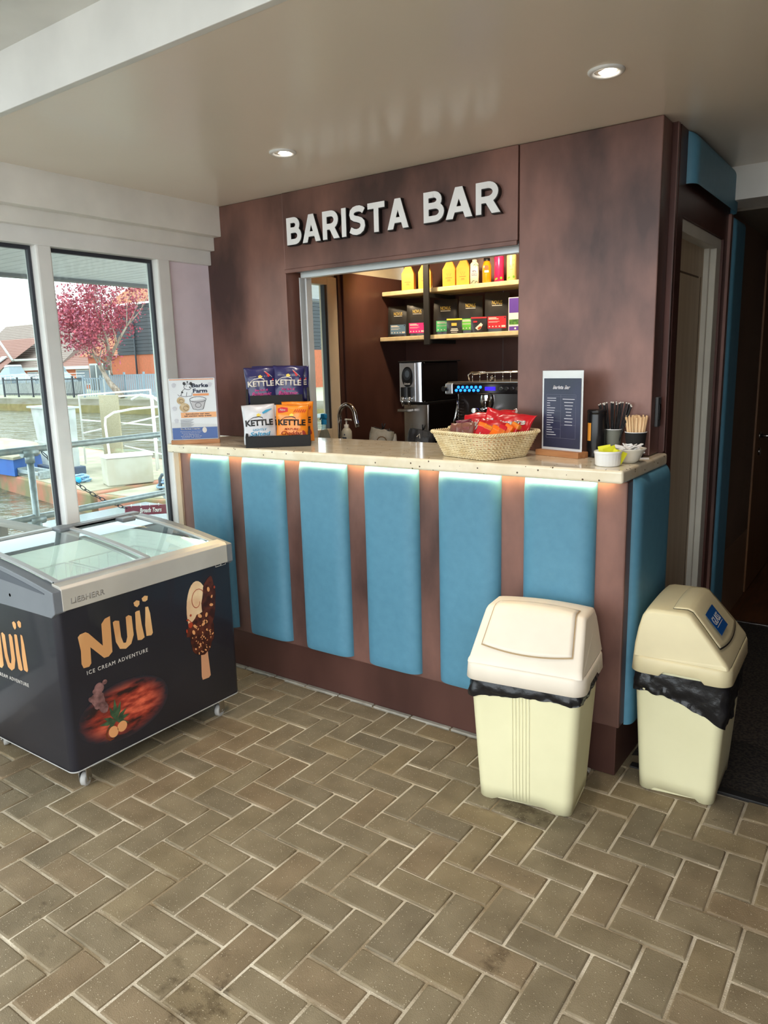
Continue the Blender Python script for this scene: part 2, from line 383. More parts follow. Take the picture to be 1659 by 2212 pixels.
# ------------------------------------------------------------------ front wall of the kiosk
b = MB(); b.box(-3.10, -2.553, 2.80, 2.93, 1.141, C - .001, .003); struct(b.done('wall_front_left', COPPER))
b = MB(); b.box(-1.321, -.785, 2.80, 2.915, 1.141, C - .001, .004); struct(b.done('wall_front_right', COPPER))
b = MB(); b.box(-2.5505, -1.3235, 2.795, 2.93, 1.962, C - .001, .003); struct(b.done('wall_front_header', COPPER))
b = MB(); b.box(-2.5505, -1.3235, 2.788, 2.80, 1.945, 1.963, .002); struct(b.done('trim_10', COPPER))
ALU = mat('white_aluminium', (226, 230, 232), .3, .3)
ALUG = mat('grey_aluminium', (120, 118, 120), .35, .5)
b = MB(); b.box(-2.52, -1.322, 2.802, 2.862, 1.951, 1.961); struct(b.done('trim_11', ALUG))
b = MB(); b.box(-2.515, -1.322, 2.864, 2.90, 1.926, 1.955, .002); b.box(-2.515, -1.322, 2.904, 2.93, 1.940, 1.955, .002)
b.box(-2.512, -2.502, 2.89, 2.93, 1.141, 1.93, .001); b.box(-2.532, -2.527, 2.87, 2.93, 1.141, 1.93, .001); struct(b.done('trim_12', ALU))
# lower part of the kiosk shell under the worktop
b = MB(); b.box(-.80, -.7655, 2.955, 3.03, 0, C); b.box(-.80, -.7655, 3.03, 3.75, 2.012, C); b.box(-.80, -.7655, 3.75, 3.87, 0, C)
b.box(-.83, -.768, 2.916, 2.96, 0, C)
struct(b.done('wall_side', mat('side_laminate', (74, 44, 38), .4, .2, (94, 58, 50), 2.0, 5, stretch=(1.6, 1.6, .7))))
b = MB(); b.box(-.80, -.764, 2.917, 2.935, 1.145, C - .001, .002); struct(b.done('trim_13', COPPER))
b = MB(); b.box(-.80, -.752, 3.825, 3.865, 0, 2.13, .003); struct(b.done('trim_14', COPPER))
# cream door in the side wall
DOORP = mat('cream_door', (196, 178, 150), .5, 0, (184, 164, 136), 4, 5, stretch=(6, 6, .5))
b = MB(); b.box(-.85, -.775, 3.03, 3.055, 0, 2.012, .003); b.box(-.85, -.775, 3.665, 3.75, 0, 2.012, .003); b.box(-.85, -.775, 3.05, 3.67, 1.965, 2.012, .003); b.box(-.85, -.80, 3.64, 3.67, 0, 1.97, .002)
struct(b.done('trim_15', mat('door_frame_paint', (214, 210, 196), .5)))
b = MB(); b.box(-.86, -.822, 3.055, 3.64, .005, 1.965); D1 = struct(b.done('door_1', DOORP))
b = MB(); b.box(-.8225, -.8205, 3.055, 3.56, 1.835, 1.842); b.box(-.8225, -.8205, 3.60, 3.606, .1, 1.842); b.done('door_groove', mat('groove_shadow_gap', (96, 78, 60), .8), D1)
b = MB(); b.cyl((-.815, 3.66, 1.44), (-.808, 3.66, 1.44), .006); b.cyl((-.815, 3.655, 1.38), (-.808, 3.655, 1.38), .006); b.done('door_catch', STEEL, D1)
# soft wall pads (teal) beside the door
def pad_fn(w, h, d, r=.06, top=True):
    def fn(u, v):
        x, z = u * w, v * h
        e = min(x, w - x, (h - z) if top else 9, z + .02)
        ex, ez = min(x, w - x), min(h - z, z + .03)
        sx = min(1, ex / r); sz = min(1, ez / r)
        fx = sqrt(max(0, 1 - (1 - sx) ** 2.4)); fz = sqrt(max(0, 1 - (1 - sz) ** 2.4))
        return x, z, d * fx * fz
    return fn
def pad(name, w, h, d, m, parent, frame, at, r=.06):
    fn = pad_fn(w, h, d, r); b = MB()
    S = lambda t, L: (lambda q: q)(t)
    def P(u, v):
        # denser near the rim
        k = lambda t: .5 - .5 * cos(pi * t) if True else t
        x, z, y = fn(k(u), k(v)); return frame(at[0] + x, at[1] + z, at[2] + y)
    b.grid(30, 44, P)
    return b.done(name, m, parent)
T1 = thing('wall_pad', 'dark teal padded panel above the cream side door', 'wall panel', (-.765, 3.05, 2.128))
pad('upholstery', .80, .182, .036, TEAL, T1, FX, (0, 0, 0), r=.045)
T2 = thing('wall_pad', 'tall narrow teal padded strip past the side door', 'wall panel', (-.775, 3.90, .1))
pad('upholstery', .25, 2.03, .03, TEAL, T2, FX, (0, 0, 0), r=.03)
# beam across the corridor mouth, corridor walls
struct(MB().box(-.764, 2.5, 3.75, 3.97, 2.172, C + .01, .003).done('trim_16', FASC))
struct(MB().box(-.80, 2.5, 3.97, 7.4, 2.16, 2.20).done('ceiling_corridor', mat('corridor_ceiling', (120, 110, 98), .6)))
CW = mat('corridor_wall', (120, 96, 76), .6, 0, (110, 88, 70), 3)
struct(MB().box(-.80, -.785, 3.87, 5.02, 0, 2.2).done('wall_corridor', CW))
struct(MB().box(-.789, -.784, 4.20, 5.02, .0, .43, .002).done('baseboard_corridor', mat('kick_plate', (132, 104, 82), .4)))
struct(MB().box(-.87, -.825, 5.0, 7.35, 0, 2.25).done('wall_corridor_left', CW))
D2 = struct(MB().box(-.82, -.775, 5.03, 6.2, .01, 2.1, .003).done('door_2', mat('brown_door', (124, 84, 48), .5, 0, (108, 72, 40), 4, 5, stretch=(6, 6, .5))))
b = MB(); b.cyl((-.775, 5.17, 1.0), (-.70, 5.17, 1.0), .011); b.tube([(-.70, 5.17, 1.0), (-.695, 5.22, 1.0), (-.695, 5.34, .998)], .010); b.cyl((-.775, 5.17, 1.0), (-.77, 5.17, 1.0), .026); b.cyl((-.775, 5.17, .90), (-.765, 5.17, .90), .024); b.done('door_handle', STEEL, D2)
struct(MB().box(-1.0, 2.5, 7.3, 7.4, 0, 2.3).done('wall_far', CW))
struct(MB().box(.62, .72, .35, 7.4, 0, 2.53).done('wall_right_blocker', COPPER_D))  # unseen wall, added close by to keep daylight off the right side
# kiosk floor
struct(MB().box(-3.1, -.80, 2.96, 4.6, -.06, .0).done('floor_kiosk', mat('kiosk_floor', (90, 86, 82), .6)))
# ------------------------------------------------------------------ sign on the header
def stroke(pts, ws):
    "a brush stroke: outline polygon from a centre line"
    L_, R_ = [], []
    for i, (x, y) in enumerate(pts):
        a = pts[min(i + 1, len(pts) - 1)]; c = pts[max(i - 1, 0)]; dx, dy = a[0] - c[0], a[1] - c[1]; l = sqrt(dx * dx + dy * dy) or 1
        nx, ny = -dy / l, dx / l; w = ws[i] / 2; L_.append((x + nx * w, y + ny * w)); R_.append((x - nx * w, y - ny * w))
    return Stroke(L_ + R_[::-1])

LET = mat('white_sign_face', (250, 250, 250), .45); LETB = mat('black_sign_return', (22, 20, 22), .5)
sg = thing('shop_sign', 'raised white capital letters with black edges above the kiosk opening', 'sign', (-1.95, 2.795, 2.07))
def arc(cx, cy, r, a0, a1, n=12): return [(cx + r * cos(radians(a0 + (a1 - a0) * i / n)), cy + r * sin(radians(a0 + (a1 - a0) * i / n))) for i in range(n + 1)]
TH = .205
GLY = {'B': (.64, [('s', [(.10, 0), (.10, 1)]), ('s', [(.05, .8975), (.34, .8975)] + arc(.34, .715, .1825, 90, -90) + [(.05, .5325)]), ('s', [(.05, .5325), (.38, .5325)] + arc(.38, .3175, .215, 90, -90) + [(.05, .1025)])]),
       'A': (.82, [('p', [(0, 0), (.22, 0), (.52, 1), (.30, 1)]), ('p', [(.60, 0), (.82, 0), (.52, 1), (.30, 1)]), ('p', [(.15, .20), (.67, .20), (.62, .38), (.20, .38)])]),
       'R': (.73, [('s', [(.10, 0), (.10, 1)]), ('s', [(.05, .8975), (.37, .8975)] + arc(.37, .67, .2275, 90, -90) + [(.05, .4425)]), ('p', [(.26, .45), (.50, .45), (.74, 0), (.49, 0)])]),
       'I': (.21, [('s', [(.105, 0), (.105, 1)])]),
       'S': (.70, [('s', [(.63, .80), (.56, .86), (.46, .895), (.35, .90), (.23, .875), (.15, .81), (.13, .72), (.16, .63), (.25, .575), (.38, .535), (.50, .485), (.575, .41), (.59, .30), (.55, .19), (.45, .12), (.33, .10), (.20, .125), (.07, .20)])]),
       'T': (.68, [('s', [(.34, 0), (.34, .95)]), ('p', [(0, .80), (.68, .80), (.68, 1), (0, 1)])])}
def glyph(name, ch, x, z, w, h, y0, ext, grow, m, par):
    gw, parts = GLY[ch]; kx = w / gw; b = MB()
    for kind, pts in parts:
        ext += .00025; y0 -= .0001
        if kind == 's':
            st = stroke([(px_ * kx, pz_ * h) for px_, pz_ in pts], [TH * h + grow * 2] * len(pts)); n_ = len(st) // 2; A_, B_ = st[:n_], st[n_:][::-1]
            if len(pts) == 2:
                A_ = [(A_[0][0], A_[0][1] - grow), (A_[1][0], A_[1][1] + grow)]; B_ = [(B_[0][0], B_[0][1] - grow), (B_[1][0], B_[1][1] + grow)]
            rings = [[FY(x + p[0], z + p[1], y0), FY(x + q[0], z + q[1], y0), FY(x + q[0], z + q[1], y0 + ext), FY(x + p[0], z + p[1], y0 + ext)] for p, q in zip(A_, B_)]
            b.loft(rings, smooth=False)
        else:
            cxm = sum(p[0] for p in pts) / len(pts); czm = sum(p[1] for p in pts) / len(pts)
            q = [(x + p[0] * kx + (grow if p[0] > cxm else -grow), z + p[1] * h + (grow if p[1] > czm else -grow)) for p in pts]
            b.loft([[FY(u, v, y0) for u, v in q], [FY(u, v, y0 + ext) for u, v in q]], smooth=False)
    return b.done(name, m, par)
def sign_word(s, x0, x1, z0, h, total):
    tot = sum(GLY[c][0] for c in s); gap = .0135; k = ((x1 - x0) - gap * (len(s) - 1)) / tot; x = x0 + 1.95
    for ch in s:
        w = GLY[ch][0] * k
        t = glyph('letter', ch, x, z0 - 2.07, w, h, .022, .002, 0, LET, sg); t['label'] = 'white letter ' + ch
        glyph('letter_return', ch, x + .001, z0 - 2.072, w, h, -.001, .022, .0022, LETB, t)
        x += w + gap
sign_word('BARISTA', -2.508, -1.815, 2.068, .122, 0)
sign_word('BAR', -1.742, -1.388, 2.073, .119, 0)
# ------------------------------------------------------------------ recessed downlights
LENS = mat('lit_lens', (255, 250, 240), .4, emit=(255, 244, 228), estr=9)
def downlight(x, y, lab):
    t = thing('downlight', lab, 'ceiling light', (x, y, C)); t.scale = (1.14, 1.14, 1.1)
    MB().lathe([(.046, 0), (.046, -.003), (.040, -.007), (.031, -.005), (.029, .012), (.029, .0)], n=40).done('trim_ring', WHITE_P, t)
    b = MB(); b.lathe([(.001, -.0035), (.020, -.003), (.024, .003)], n=32)
    b.done('bulb', LENS, t, rot=(radians(-14), radians(8), 0))
    b = MB(); b.lathe([(.0285, -.001), (.024, .0025)], n=32); b.done('bulb_rim', mat('grey_rim', (150, 140, 130), .4), t)
downlight(-2.075, 2.293, 'white recessed ceiling downlight in front of the white sign letters')
downlight(-.811, 2.291, 'white recessed ceiling downlight nearest the side door corner')
# ------------------------------------------------------------------ the bar
ct = thing('bar_counter', 'long brown laminate bar with teal padded panels on its front', 'counter', (-1.9, 2.7, 0))
o_ = Vector((-1.9, 2.7, 0))
def P(b, name, m, par=ct, off=o_, bev=0): return b.done(name, m, par, mtx=Matrix.Translation(-off), bev=bev)
P(MB().box(-3.04, -.758, 2.47, 2.79, .195, 1.093, .006), 'front_body', COPPER)
P(MB().box(-1.30, -.758, 2.79, 2.912, .195, 1.093, .003), 'end_body', COPPER)
P(MB().box(-3.03, -.771, 2.484, 2.90, .0, .196, .003), 'plinth', COPPER_D)
for k in range(6):
    p = pad('padded_panel', .270, .870, .044, TEAL, ct, FY, (-2.951 + .364 * k + 1.9, .217, -2.471 + 2.7), r=.072)
pe = pad('padded_panel', .41, .905, .028, TEAL, ct, FX, (2.525 - 2.7, .19, -.758 + 1.9), r=.05); pe['label'] = 'wide teal panel on the right end'
LED = mat('light_strip', (255, 236, 200), .5, emit=(255, 222, 158), estr=34)
P(MB().box(-2.97, -.80, 2.440, 2.452, 1.0915, 1.0949), 'light_strip', LED)
# worktop, notched round the wall
wt = MB()
wt.box(-3.045, -.752, 2.395, 2.925, 1.095, 1.14, .010, 4)
WT = tag(wt.done('worktop', STONE), 'cream speckled stone worktop lying along the whole bar', 'worktop')
# ------------------------------------------------------------------ chest freezer
FB = mat('freezer_print_black', (36, 36, 44), .38, 0, (30, 30, 38), 3, coat=.2)
FG = mat('freezer_grey_plastic', (118, 122, 128), .4)
FS = mat('freezer_silver_band', (206, 200, 190), .35, .3)
FIN = mat('freezer_liner', (236, 246, 242), .4)
fx1, fx0, fy0, fy1 = -2.335, -2.985, 1.312, 2.128
fz = thing('chest_freezer', 'dark ice cream chest freezer with sliding glass lids by the windows', 'freezer', (-2.66, 1.72, 0))
fo = Vector((-2.66, 1.72, 0))
def F(b, name, m, par=fz, bev=0):
    return b.done(name, m, par, mtx=Matrix.Translation(-fo) if par is fz else Matrix.Identity(4), bev=bev)
w_, d_ = fx1 - fx0, fy1 - fy0; cx_, cy_ = (fx0 + fx1) / 2, (fy0 + fy1) / 2
b = MB(); r0 = rrect(w_, d_, .028, 5, 0, cx_, cy_); ri = rrect(w_ - .11, d_ - .11, .03, 5, 0, cx_, cy_)
Z = lambda r, z: [(p[0], p[1], z) for p in r]
b.loft([Z(rrect(w_ - .006, d_ - .006, .026, 5, 0, cx_, cy_), .086), Z(r0, .092), Z(r0, .70)], cap1=False)
cab = F(b, 'cabinet', FB)
b = MB(); b.loft([Z(rrect(w_ + .001, d_ + .001, .028, 5, 0, cx_, cy_), .086), Z(rrect(w_ + .003, d_ + .003, .029, 5, 0, cx_, cy_), .0915)], False, False)
F(b, 'bottom_edge', mat('pale_edge', (196, 196, 194), .4), cab)
b = MB(); b.loft([Z(ri, .78), Z(ri, .20)], False, True); F(b, 'liner', FIN)
def top_z(x):                       # glass slopes down to the front, slightly bowed
    t = (x - fx0) / (fx1 - fx0); return .846 - .075 * t ** 1.7
# grey collar: both ends follow the bow of the lids
b = MB()
N = 14; prof = [(fx0 + (fx1 - fx0) * i / N) for i in range(N + 1)]
for ya, yb in ((fy0 - .004, fy0 + .040), (fy1 - .040, fy1 + .004)):
    poly = [(fx0 - .004, .665)] + [(x, .672) for x in (fx1 - .12, fx1 - .02)] + [(fx1 + .004, .69)] + [(x + (.004 if i == N else 0), top_z(x) - .004) for i, x in list(enumerate(prof))[::-1]]
    b.loft([[(x, ya, z) for x, z in poly], [(x, yb, z) for x, z in poly]], smooth=False)
b.box(fx0 - .004, fx0 + .045, fy0, fy1, .665, .848, .004)
F(b, 'collar', FG, bev=.006)
b = MB()
for ya in (fy0 - .0055, ):
    poly = [(x, top_z(x) - .022) for x in prof[1:-1]]; low = [(x, top_z(x) - .022 - .05 * (1 - (i / (N - 2))) ** .8 - .004) for i, x in enumerate(prof[1:-1])][::-1]
    pl = poly + low; b.loft([[(x, ya, z) for x, z in pl], [(x, ya + .004, z) for x, z in pl]], smooth=False)
F(b, 'collar_recess', mat('freezer_recess', (84, 88, 96), .5))
b = MB()
poly = [(fx1 + .0065, .692), (fx1 + .0065, .768), (fx1 - .004, .779), (fx1 - .05, .785), (fx1 - .05, .775), (fx1 - .006, .69)]
b.loft([[(x, fy0 + .028, z) for x, z in poly], [(x, fy1 - .028, z) for x, z in poly]], smooth=False)
band = F(b, 'front_band', FS, bev=.002)
text('lettering', 'LIEBHERR', 1, mat('embossed_grey', (150, 145, 138), .5), band, FX, (1.37, .711, fx1 + .0062), width=.135, height=.021, bold=.03, align='LEFT', ext=.0006).matrix_local = Matrix.Identity(4)
# glass lids on curved rails
def lid(y0, y1, dz, name, lab, handle_y):
    b = MB(); b.grid(16, 6, lambda u, v: (fx0 + .03 + (fx1 - fx0 - .075) * u, y0 + (y1 - y0) * v, top_z(fx0 + .03 + (fx1 - fx0 - .075) * u) + dz))
    g = F(b, name, thin_glass('freezer_glass', (247, 254, 251), 1.3)); g['label'] = lab
    f = MB(); ys = ((y0, y0 + .020), (y1 - .020, y1))
    for a, c in ys:
        f.loft([[(x, a, top_z(x) + dz - .002), (x, c, top_z(x) + dz - .002), (x, c, top_z(x) + dz + .006), (x, a, top_z(x) + dz + .006)] for x in [fx0 + .03 + (fx1 - fx0 - .075) * i / 12 for i in range(13)]], smooth=False)
    f.box(fx0 + .02, fx0 + .045, y0, y1, top_z(fx0) + dz - .003, top_z(fx0) + dz + .006, .001)
    f.box(fx1 - .055, fx1 - .044, y0, y1, top_z(fx1 - .05) + dz - .003, top_z(fx1 - .05) + dz + .005, .001)
    h = MB()
    h.box(fx0 + .03, fx0 + .10, handle_y - .035, handle_y + .035, .838 + dz, .853 + dz, .004)
    F(f, 'lid_frame', mat('lid_frame_grey', (170, 172, 172), .35), g); F(h, 'handle', FG, g)
lid(fy0 + .035, cy_ + .03, .004, 'glass_lid', 'near sliding glass lid', cy_ + .0)
lid(cy_ - .01, fy1 - .035, -.010, 'glass_lid', 'far sliding glass lid', fy1 - .1)
# wire baskets inside with a few packs
wire = mat('white_wire', (236, 240, 240), .35)
def wire_basket(y0, y1):
    b = MB(); x0, x1 = fx0 + .07, fx1 - .07
    for z in (.70, .62, .54):
        b.tube([(x0, y0, z), (x1, y0, z), (x1, y1, z), (x0, y1, z)], .0022, 6, closed=True)
    for i in range(12):
        x = x0 + (x1 - x0) * i / 11; b.tube([(x, y0, .70), (x, y0, .45), (x, y1, .45), (x, y1, .70)], .0014, 5)
    for i in range(8):
        y = y0 + (y1 - y0) * i / 7; b.tube([(x0, y, .70), (x0, y, .45), (x1, y, .45), (x1, y, .70)], .0014, 5)
    b.tube([(x1, (y0 + y1) / 2 - .06, .70), (x1, (y0 + y1) / 2 - .05, .735), (x1, (y0 + y1) / 2 + .05, .735), (x1, (y0 + y1) / 2 + .06, .70)], .003, 6)
    F(b, 'wire_basket', wire)
wire_basket(fy0 + .07, cy_ - .01); wire_basket(cy_ + .01, fy1 - .07)
for i in range(9):
    b = MB(); bx, by = fx0 + .14 + .055 * i, cy_ + .06 + .10 * (i % 3)
    b.box(-.05, .05, -.03, .03, 0, .018, .006)
    o = b.done('ice_cream_pack', mat('pack_%d' % (i % 3), [(214, 186, 140), (196, 208, 214), (150, 110, 90)][i % 3], .4), None)
    o.location = (min(bx, fx1 - .15), by, .457 + .019 * (i % 2)); o.rotation_euler = (0, 0, .3 * (i % 4) - .4)
    tag(o, 'wrapped ice cream lying in the basket of the chest freezer', 'ice cream', 'ice creams in the freezer basket')
tb = MB(); tb.cyl((fx1 - .062, fy0 + .08, .752), (fx1 - .062, fy1 - .08, .752), .006); F(tb, 'added_inner_light', mat('added_freezer_light', (235, 250, 246), .5, emit=(230, 246, 242), estr=22))  # unseen glowing tube, added to brighten the inside under the lids
# castors
def castor(x, y, rz):
    b = MB(); b.box(-.026, .026, -.030, .030, .080, .087, .002)
    b.box(-.017, -.0135, -.014, .022, .022, .082, .001); b.box(.0135, .017, -.014, .022, .022, .082, .001); b.box(-.017, .017, -.01, .02, .070, .082, .002)
    o = b.done('castor', STEEL, fz); o.location = Vector((x, y, 0)) - fo; o.rotation_euler = (0, 0, rz)
    wv = MB(); wv.tube([(-.011, .006, .026), (-.009, .006, .026), (.009, .006, .026), (.011, .006, .026)], [.022, .026, .026, .022], 28)
    wv.done('wheel', mat('castor_wheel', (170, 168, 164), .5), o)
    hb = MB(); hb.cyl((-.019, .006, .026), (.019, .006, .026), .006); hb.done('axle', STEEL, o)
castor(-2.375, 1.375, .5); castor(-2.375, 2.03, .25); castor(-2.93, 1.375, 1.2); castor(-2.93, 2.03, .4)
# prints on the freezer
GOLD = mat('gold_print', (232, 186, 130), .45, 0, (206, 150, 96), 3, 2, .4, .6)
WPR = mat('white_print', (214, 208, 200), .5)
def nuii(par, frame, x0, z0, sx, sz, off):
    G = lambda pts: [(x0 + x * sx, z0 + y * sz) for x, y in pts]
    # unit box: logo is 1 wide, 1 tall
    polys = {
     'N': [[(0.0, .62), (.03, .66), (.10, .67), (.135, .63), (.30, .30), (.31, .72), (.36, .80), (.43, .82), (.425, .55), (.415, .12), (.36, .055), (.30, .06), (.14, .36), (.13, .05), (.10, .0), (.03, .01), (.01, .10), (.02, .35)]],
     'u': [[(.46, .68), (.49, .70), (.545, .67), (.55, .35), (.575, .21), (.61, .20), (.635, .30), (.64, .70), (.68, .72), (.72, .68), (.725, .30), (.68, .14), (.60, .08), (.52, .12), (.475, .28)]],
     'i': [[(.775, .73), (.80, .745), (.84, .74), (.85, .45), (.875, .17), (.83, .14), (.775, .16), (.765, .4)], [(.765, .93), (.81, .96), (.85, .93), (.845, .86), (.81, .82), (.775, .86)]],
     'ii': [[(.925, .77), (.965, .76), (.985, .62), (1.0, .20), (.975, .16), (.905, .18), (.90, .40), (.915, .6)], [(.885, .965), (.93, 1.0), (.975, .975), (.965, .90), (.93, .88), (.895, .90)]]}
    ps = [p for k in polys.values() for p in polys_iter(k)]
    o = flat('logo_lettering', [G(p) for p in ps], GOLD, par, frame, off)
    return o
def polys_iter(k): return k
def ident(o): o.matrix_local = Matrix.Translation(-fo); return o
S_ = fx1 + .0004
lg = ident(nuii(fz, FX, 1.385, .462, .312, .195, S_))
def sheared_text(*a, **k): return ident(text(*a, **k))
text('tagline', 'ICE CREAM ADVENTURE', 1, WPR, lg, FX, (1.405, .452 - .018, S_), width=.262, height=.0145, align='LEFT', spacing=1.25)
ident(nuii(fz, FY, -2.86, .388, .30, .235, -fy0 + .0004))
o = text('tagline', 'ICE CREAM ADVENTURE', 1, WPR, fz, FY, (-2.835, .366, -fy0 + .0004), width=.265, height=.014, align='LEFT', spacing=1.25); ident(o)
# ice cream on a stick
IC = mat('print_cream', (238, 212, 172), .5, 0, (220, 180, 140), 12, 3); CH = mat('print_chocolate', (92, 44, 30), .35, 0, (52, 24, 18), 34, 5, .4, .6)
NUT = mat('print_nut', (224, 158, 104), .5); STK = mat('print_stick', (206, 150, 112), .5); SAU = mat('print_caramel', (170, 62, 34), .4)
pr = ident(flat('print_ice_cream', [ell(1.925, .525, .058, .125, 28)], IC, fz, FX, S_))
ident_ = lambda o: o
flat('print_stick', [[(1.925, .36), (1.958, .36), (1.966, .225), (1.955, .218), (1.922, .220), (1.918, .235)]], STK, pr, FX, S_ + .0001)
flat('print_chocolate', [ell(1.937, .418, .064, .092, 30, 0, .18, 3), ell(1.985, .545, .038, .105, 30, -.12, .22, 5), ell(1.915, .462, .062, .034, 24, .5, .3, 8)], CH, pr, FX, S_ + .0007)
flat('print_swirl', [stroke([(1.925 + r * cos(t), .565 + 1.35 * r * sin(t)) for t, r in [(.4 * i, .045 - .0022 * i) for i in range(16)]], [.0028] * 16), stroke([(1.872, .50), (1.90, .47), (1.945, .50)], [.003, .005, .003])], SAU, pr, FX, S_ + .0006)
rn = random.Random(5); pp = []
for i in range(46):
    a = rn.uniform(0, 6.28); q = sqrt(rn.random()); pp.append(ell(1.935 + .060 * q * cos(a), .41 + .075 * q * sin(a), rn.uniform(.002, .006), rn.uniform(.0015, .004), 8, rn.uniform(0, 3)))
for (x, z, r) in ((1.985, .60, .011), (1.995, .53, .010), (1.93, .50, .012), (1.965, .495, .010), (1.90, .465, .009), (1.892, .44, .011), (2.00, .565, .007), (1.945, .46, .010)):
    pp.append(ell(x, z, r, r * .62, 12, rn.uniform(0, 3)))
flat('print_nuts', pp, NUT, pr, FX, S_ + .0013)
flat('print_splash', [ell(1.868, .50, .006, .004), ell(1.86, .455, .004, .008), ell(1.885, .515, .005, .005), ell(2.02, .60, .004, .006), ell(1.88, .475, .012, .012, 12, 0, .5)], SAU, pr, FX, S_ + .0009)
# landscape print: red ground, rock, leaves, nuts and an animal
def glow_mat():
    m = bpy.data.materials.new('print_red_earth'); m.use_nodes = True; t = m.node_tree; L = t.links; b = t.nodes['Principled BSDF']; b.inputs['Roughness'].default_value = .45
    c = t.nodes.new('ShaderNodeTexCoord'); n = t.nodes.new('ShaderNodeTexNoise'); n.inputs['Scale'].default_value = 13; n.inputs['Detail'].default_value = 7
    mp = t.nodes.new('ShaderNodeMapping'); mp.inputs['Scale'].default_value = (1, .7, 2.2); L.new(c.outputs['Object'], mp.inputs['Vector']); L.new(mp.outputs[0], n.inputs['Vector'])
    r = t.nodes.new('ShaderNodeValToRGB'); e = r.color_ramp.elements; e[0].position = .40; e[0].color = srgb(40, 22, 22); e[1].position = .66; e[1].color = srgb(226, 104, 74)
    k = e.new(.52); k.color = srgb(150, 52, 38)
    # fades into the black print towards its rim
    vm = t.nodes.new('ShaderNodeVectorMath'); vm.operation = 'SUBTRACT'; vm.inputs[1].default_value = (0, 1.545, .245); L.new(c.outputs['Object'], vm.inputs[0])
    sc = t.nodes.new('ShaderNodeVectorMath'); sc.operation = 'MULTIPLY'; sc.inputs[1].default_value = (0, 1 / .20, 1 / .115); L.new(vm.outputs[0], sc.inputs[0])
    ln = t.nodes.new('ShaderNodeVectorMath'); ln.operation = 'LENGTH'; L.new(sc.outputs[0], ln.inputs[0])
    rr = t.nodes.new('ShaderNodeValToRGB'); rr.color_ramp.elements[0].position = .62; rr.color_ramp.elements[0].color = (1, 1, 1, 1); rr.color_ramp.elements[1].position = .98; rr.color_ramp.elements[1].color = (0, 0, 0, 1)
    ad = t.nodes.new('ShaderNodeMath'); ad.operation = 'ADD'; L.new(ln.outputs['Value'], ad.inputs[0])
    n3 = t.nodes.new('ShaderNodeMath'); n3.operation = 'MULTIPLY_ADD'; n3.inputs[1].default_value = .5; n3.inputs[2].default_value = -.25; L.new(n.outputs['Fac'], n3.inputs[0]); L.new(n3.outputs[0], ad.inputs[1])
    L.new(ad.outputs[0], rr.inputs['Fac']); L.new(n.outputs['Fac'], r.inputs['Fac'])
    mx = t.nodes.new('ShaderNodeMix'); mx.data_type = 'RGBA'; L.new(rr.outputs['Color'], mx.inputs[0]); mx.inputs[6].default_value = srgb(36, 36, 44); L.new(r.outputs['Color'], mx.inputs[7])
    L.new(mx.outputs[2], b.inputs['Base Color']); return m
ls = ident(flat('print_landscape', [ell(1.545, .245, .20, .115, 40)], glow_mat(), fz, FX, S_))
GRN = mat('print_leaf', (70, 98, 66), .5, 0, (36, 56, 40), 30, 3)
lv = []
for a, l in ((1.2, .075), (1.9, .07), (.6, .06), (2.6, .06), (.1, .06), (3.0, .07), (3.6, .05), (5.8, .06), (1.55, .09)):
    x, z = 1.50, .215; lv.append([(x, z), (x + l * .5 * cos(a) - .009 * sin(a), z + l * .5 * sin(a) + .009 * cos(a)), (x + l * cos(a), z + l * sin(a)), (x + l * .5 * cos(a) + .009 * sin(a), z + l * .5 * sin(a) - .009 * cos(a))])
flat('print_leaves', lv, GRN, ls, FX, S_ + .0007)
flat('print_animal', [ell(1.437, .325, .026, .036, 22, .3, .3, 2), ell(1.445, .368, .020, .021, 20), ell(1.470, .383, .010, .009), ell(1.425, .362, .008, .009), ell(1.412, .335, .016, .010, 14, -.7), ell(1.455, .29, .018, .026, 14, .4)], mat('print_fur', (150, 108, 104), .6, 0, (92, 62, 60), 40, 4), ls, FX, S_ + .0009)
for nn in (ell(1.485, .178, .020, .023, 24, .4), ell(1.523, .184, .021, .021, 24)): flat('print_shelled_nut', [nn], NUT, ls, FX, S_ + .0011)
flat('print_shell', [stroke([(1.478 + .024 * cos(t), .176 + .026 * sin(t)) for t in (1.6, 2.2, 2.9, 3.6, 4.3, 5.0)], [.003, .008, .009, .009, .008, .003])], mat('print_shell', (110, 54, 30), .5), ls, FX, S_ + .0013)
flat('rating_plate', [rct(2.035, .682, 2.092, .704)], WPR, fz, FX, S_).matrix_local = Matrix.Translation(-fo)
flat('rating_print', [rct(2.037, .694, 2.052, .702), rct(2.055, .694, 2.068, .702), rct(2.071, .694, 2.089, .699), rct(2.037, .685, 2.062, .690), rct(2.067, .684, 2.089, .691)], FB, fz, FX, S_ + .0006).matrix_local = Matrix.Translation(-fo)
b = MB(); b.cyl((-2.615, fy0 - .004, .715), (-2.615, fy0 + .001, .715), .0065); F(b, 'lock', STEEL)
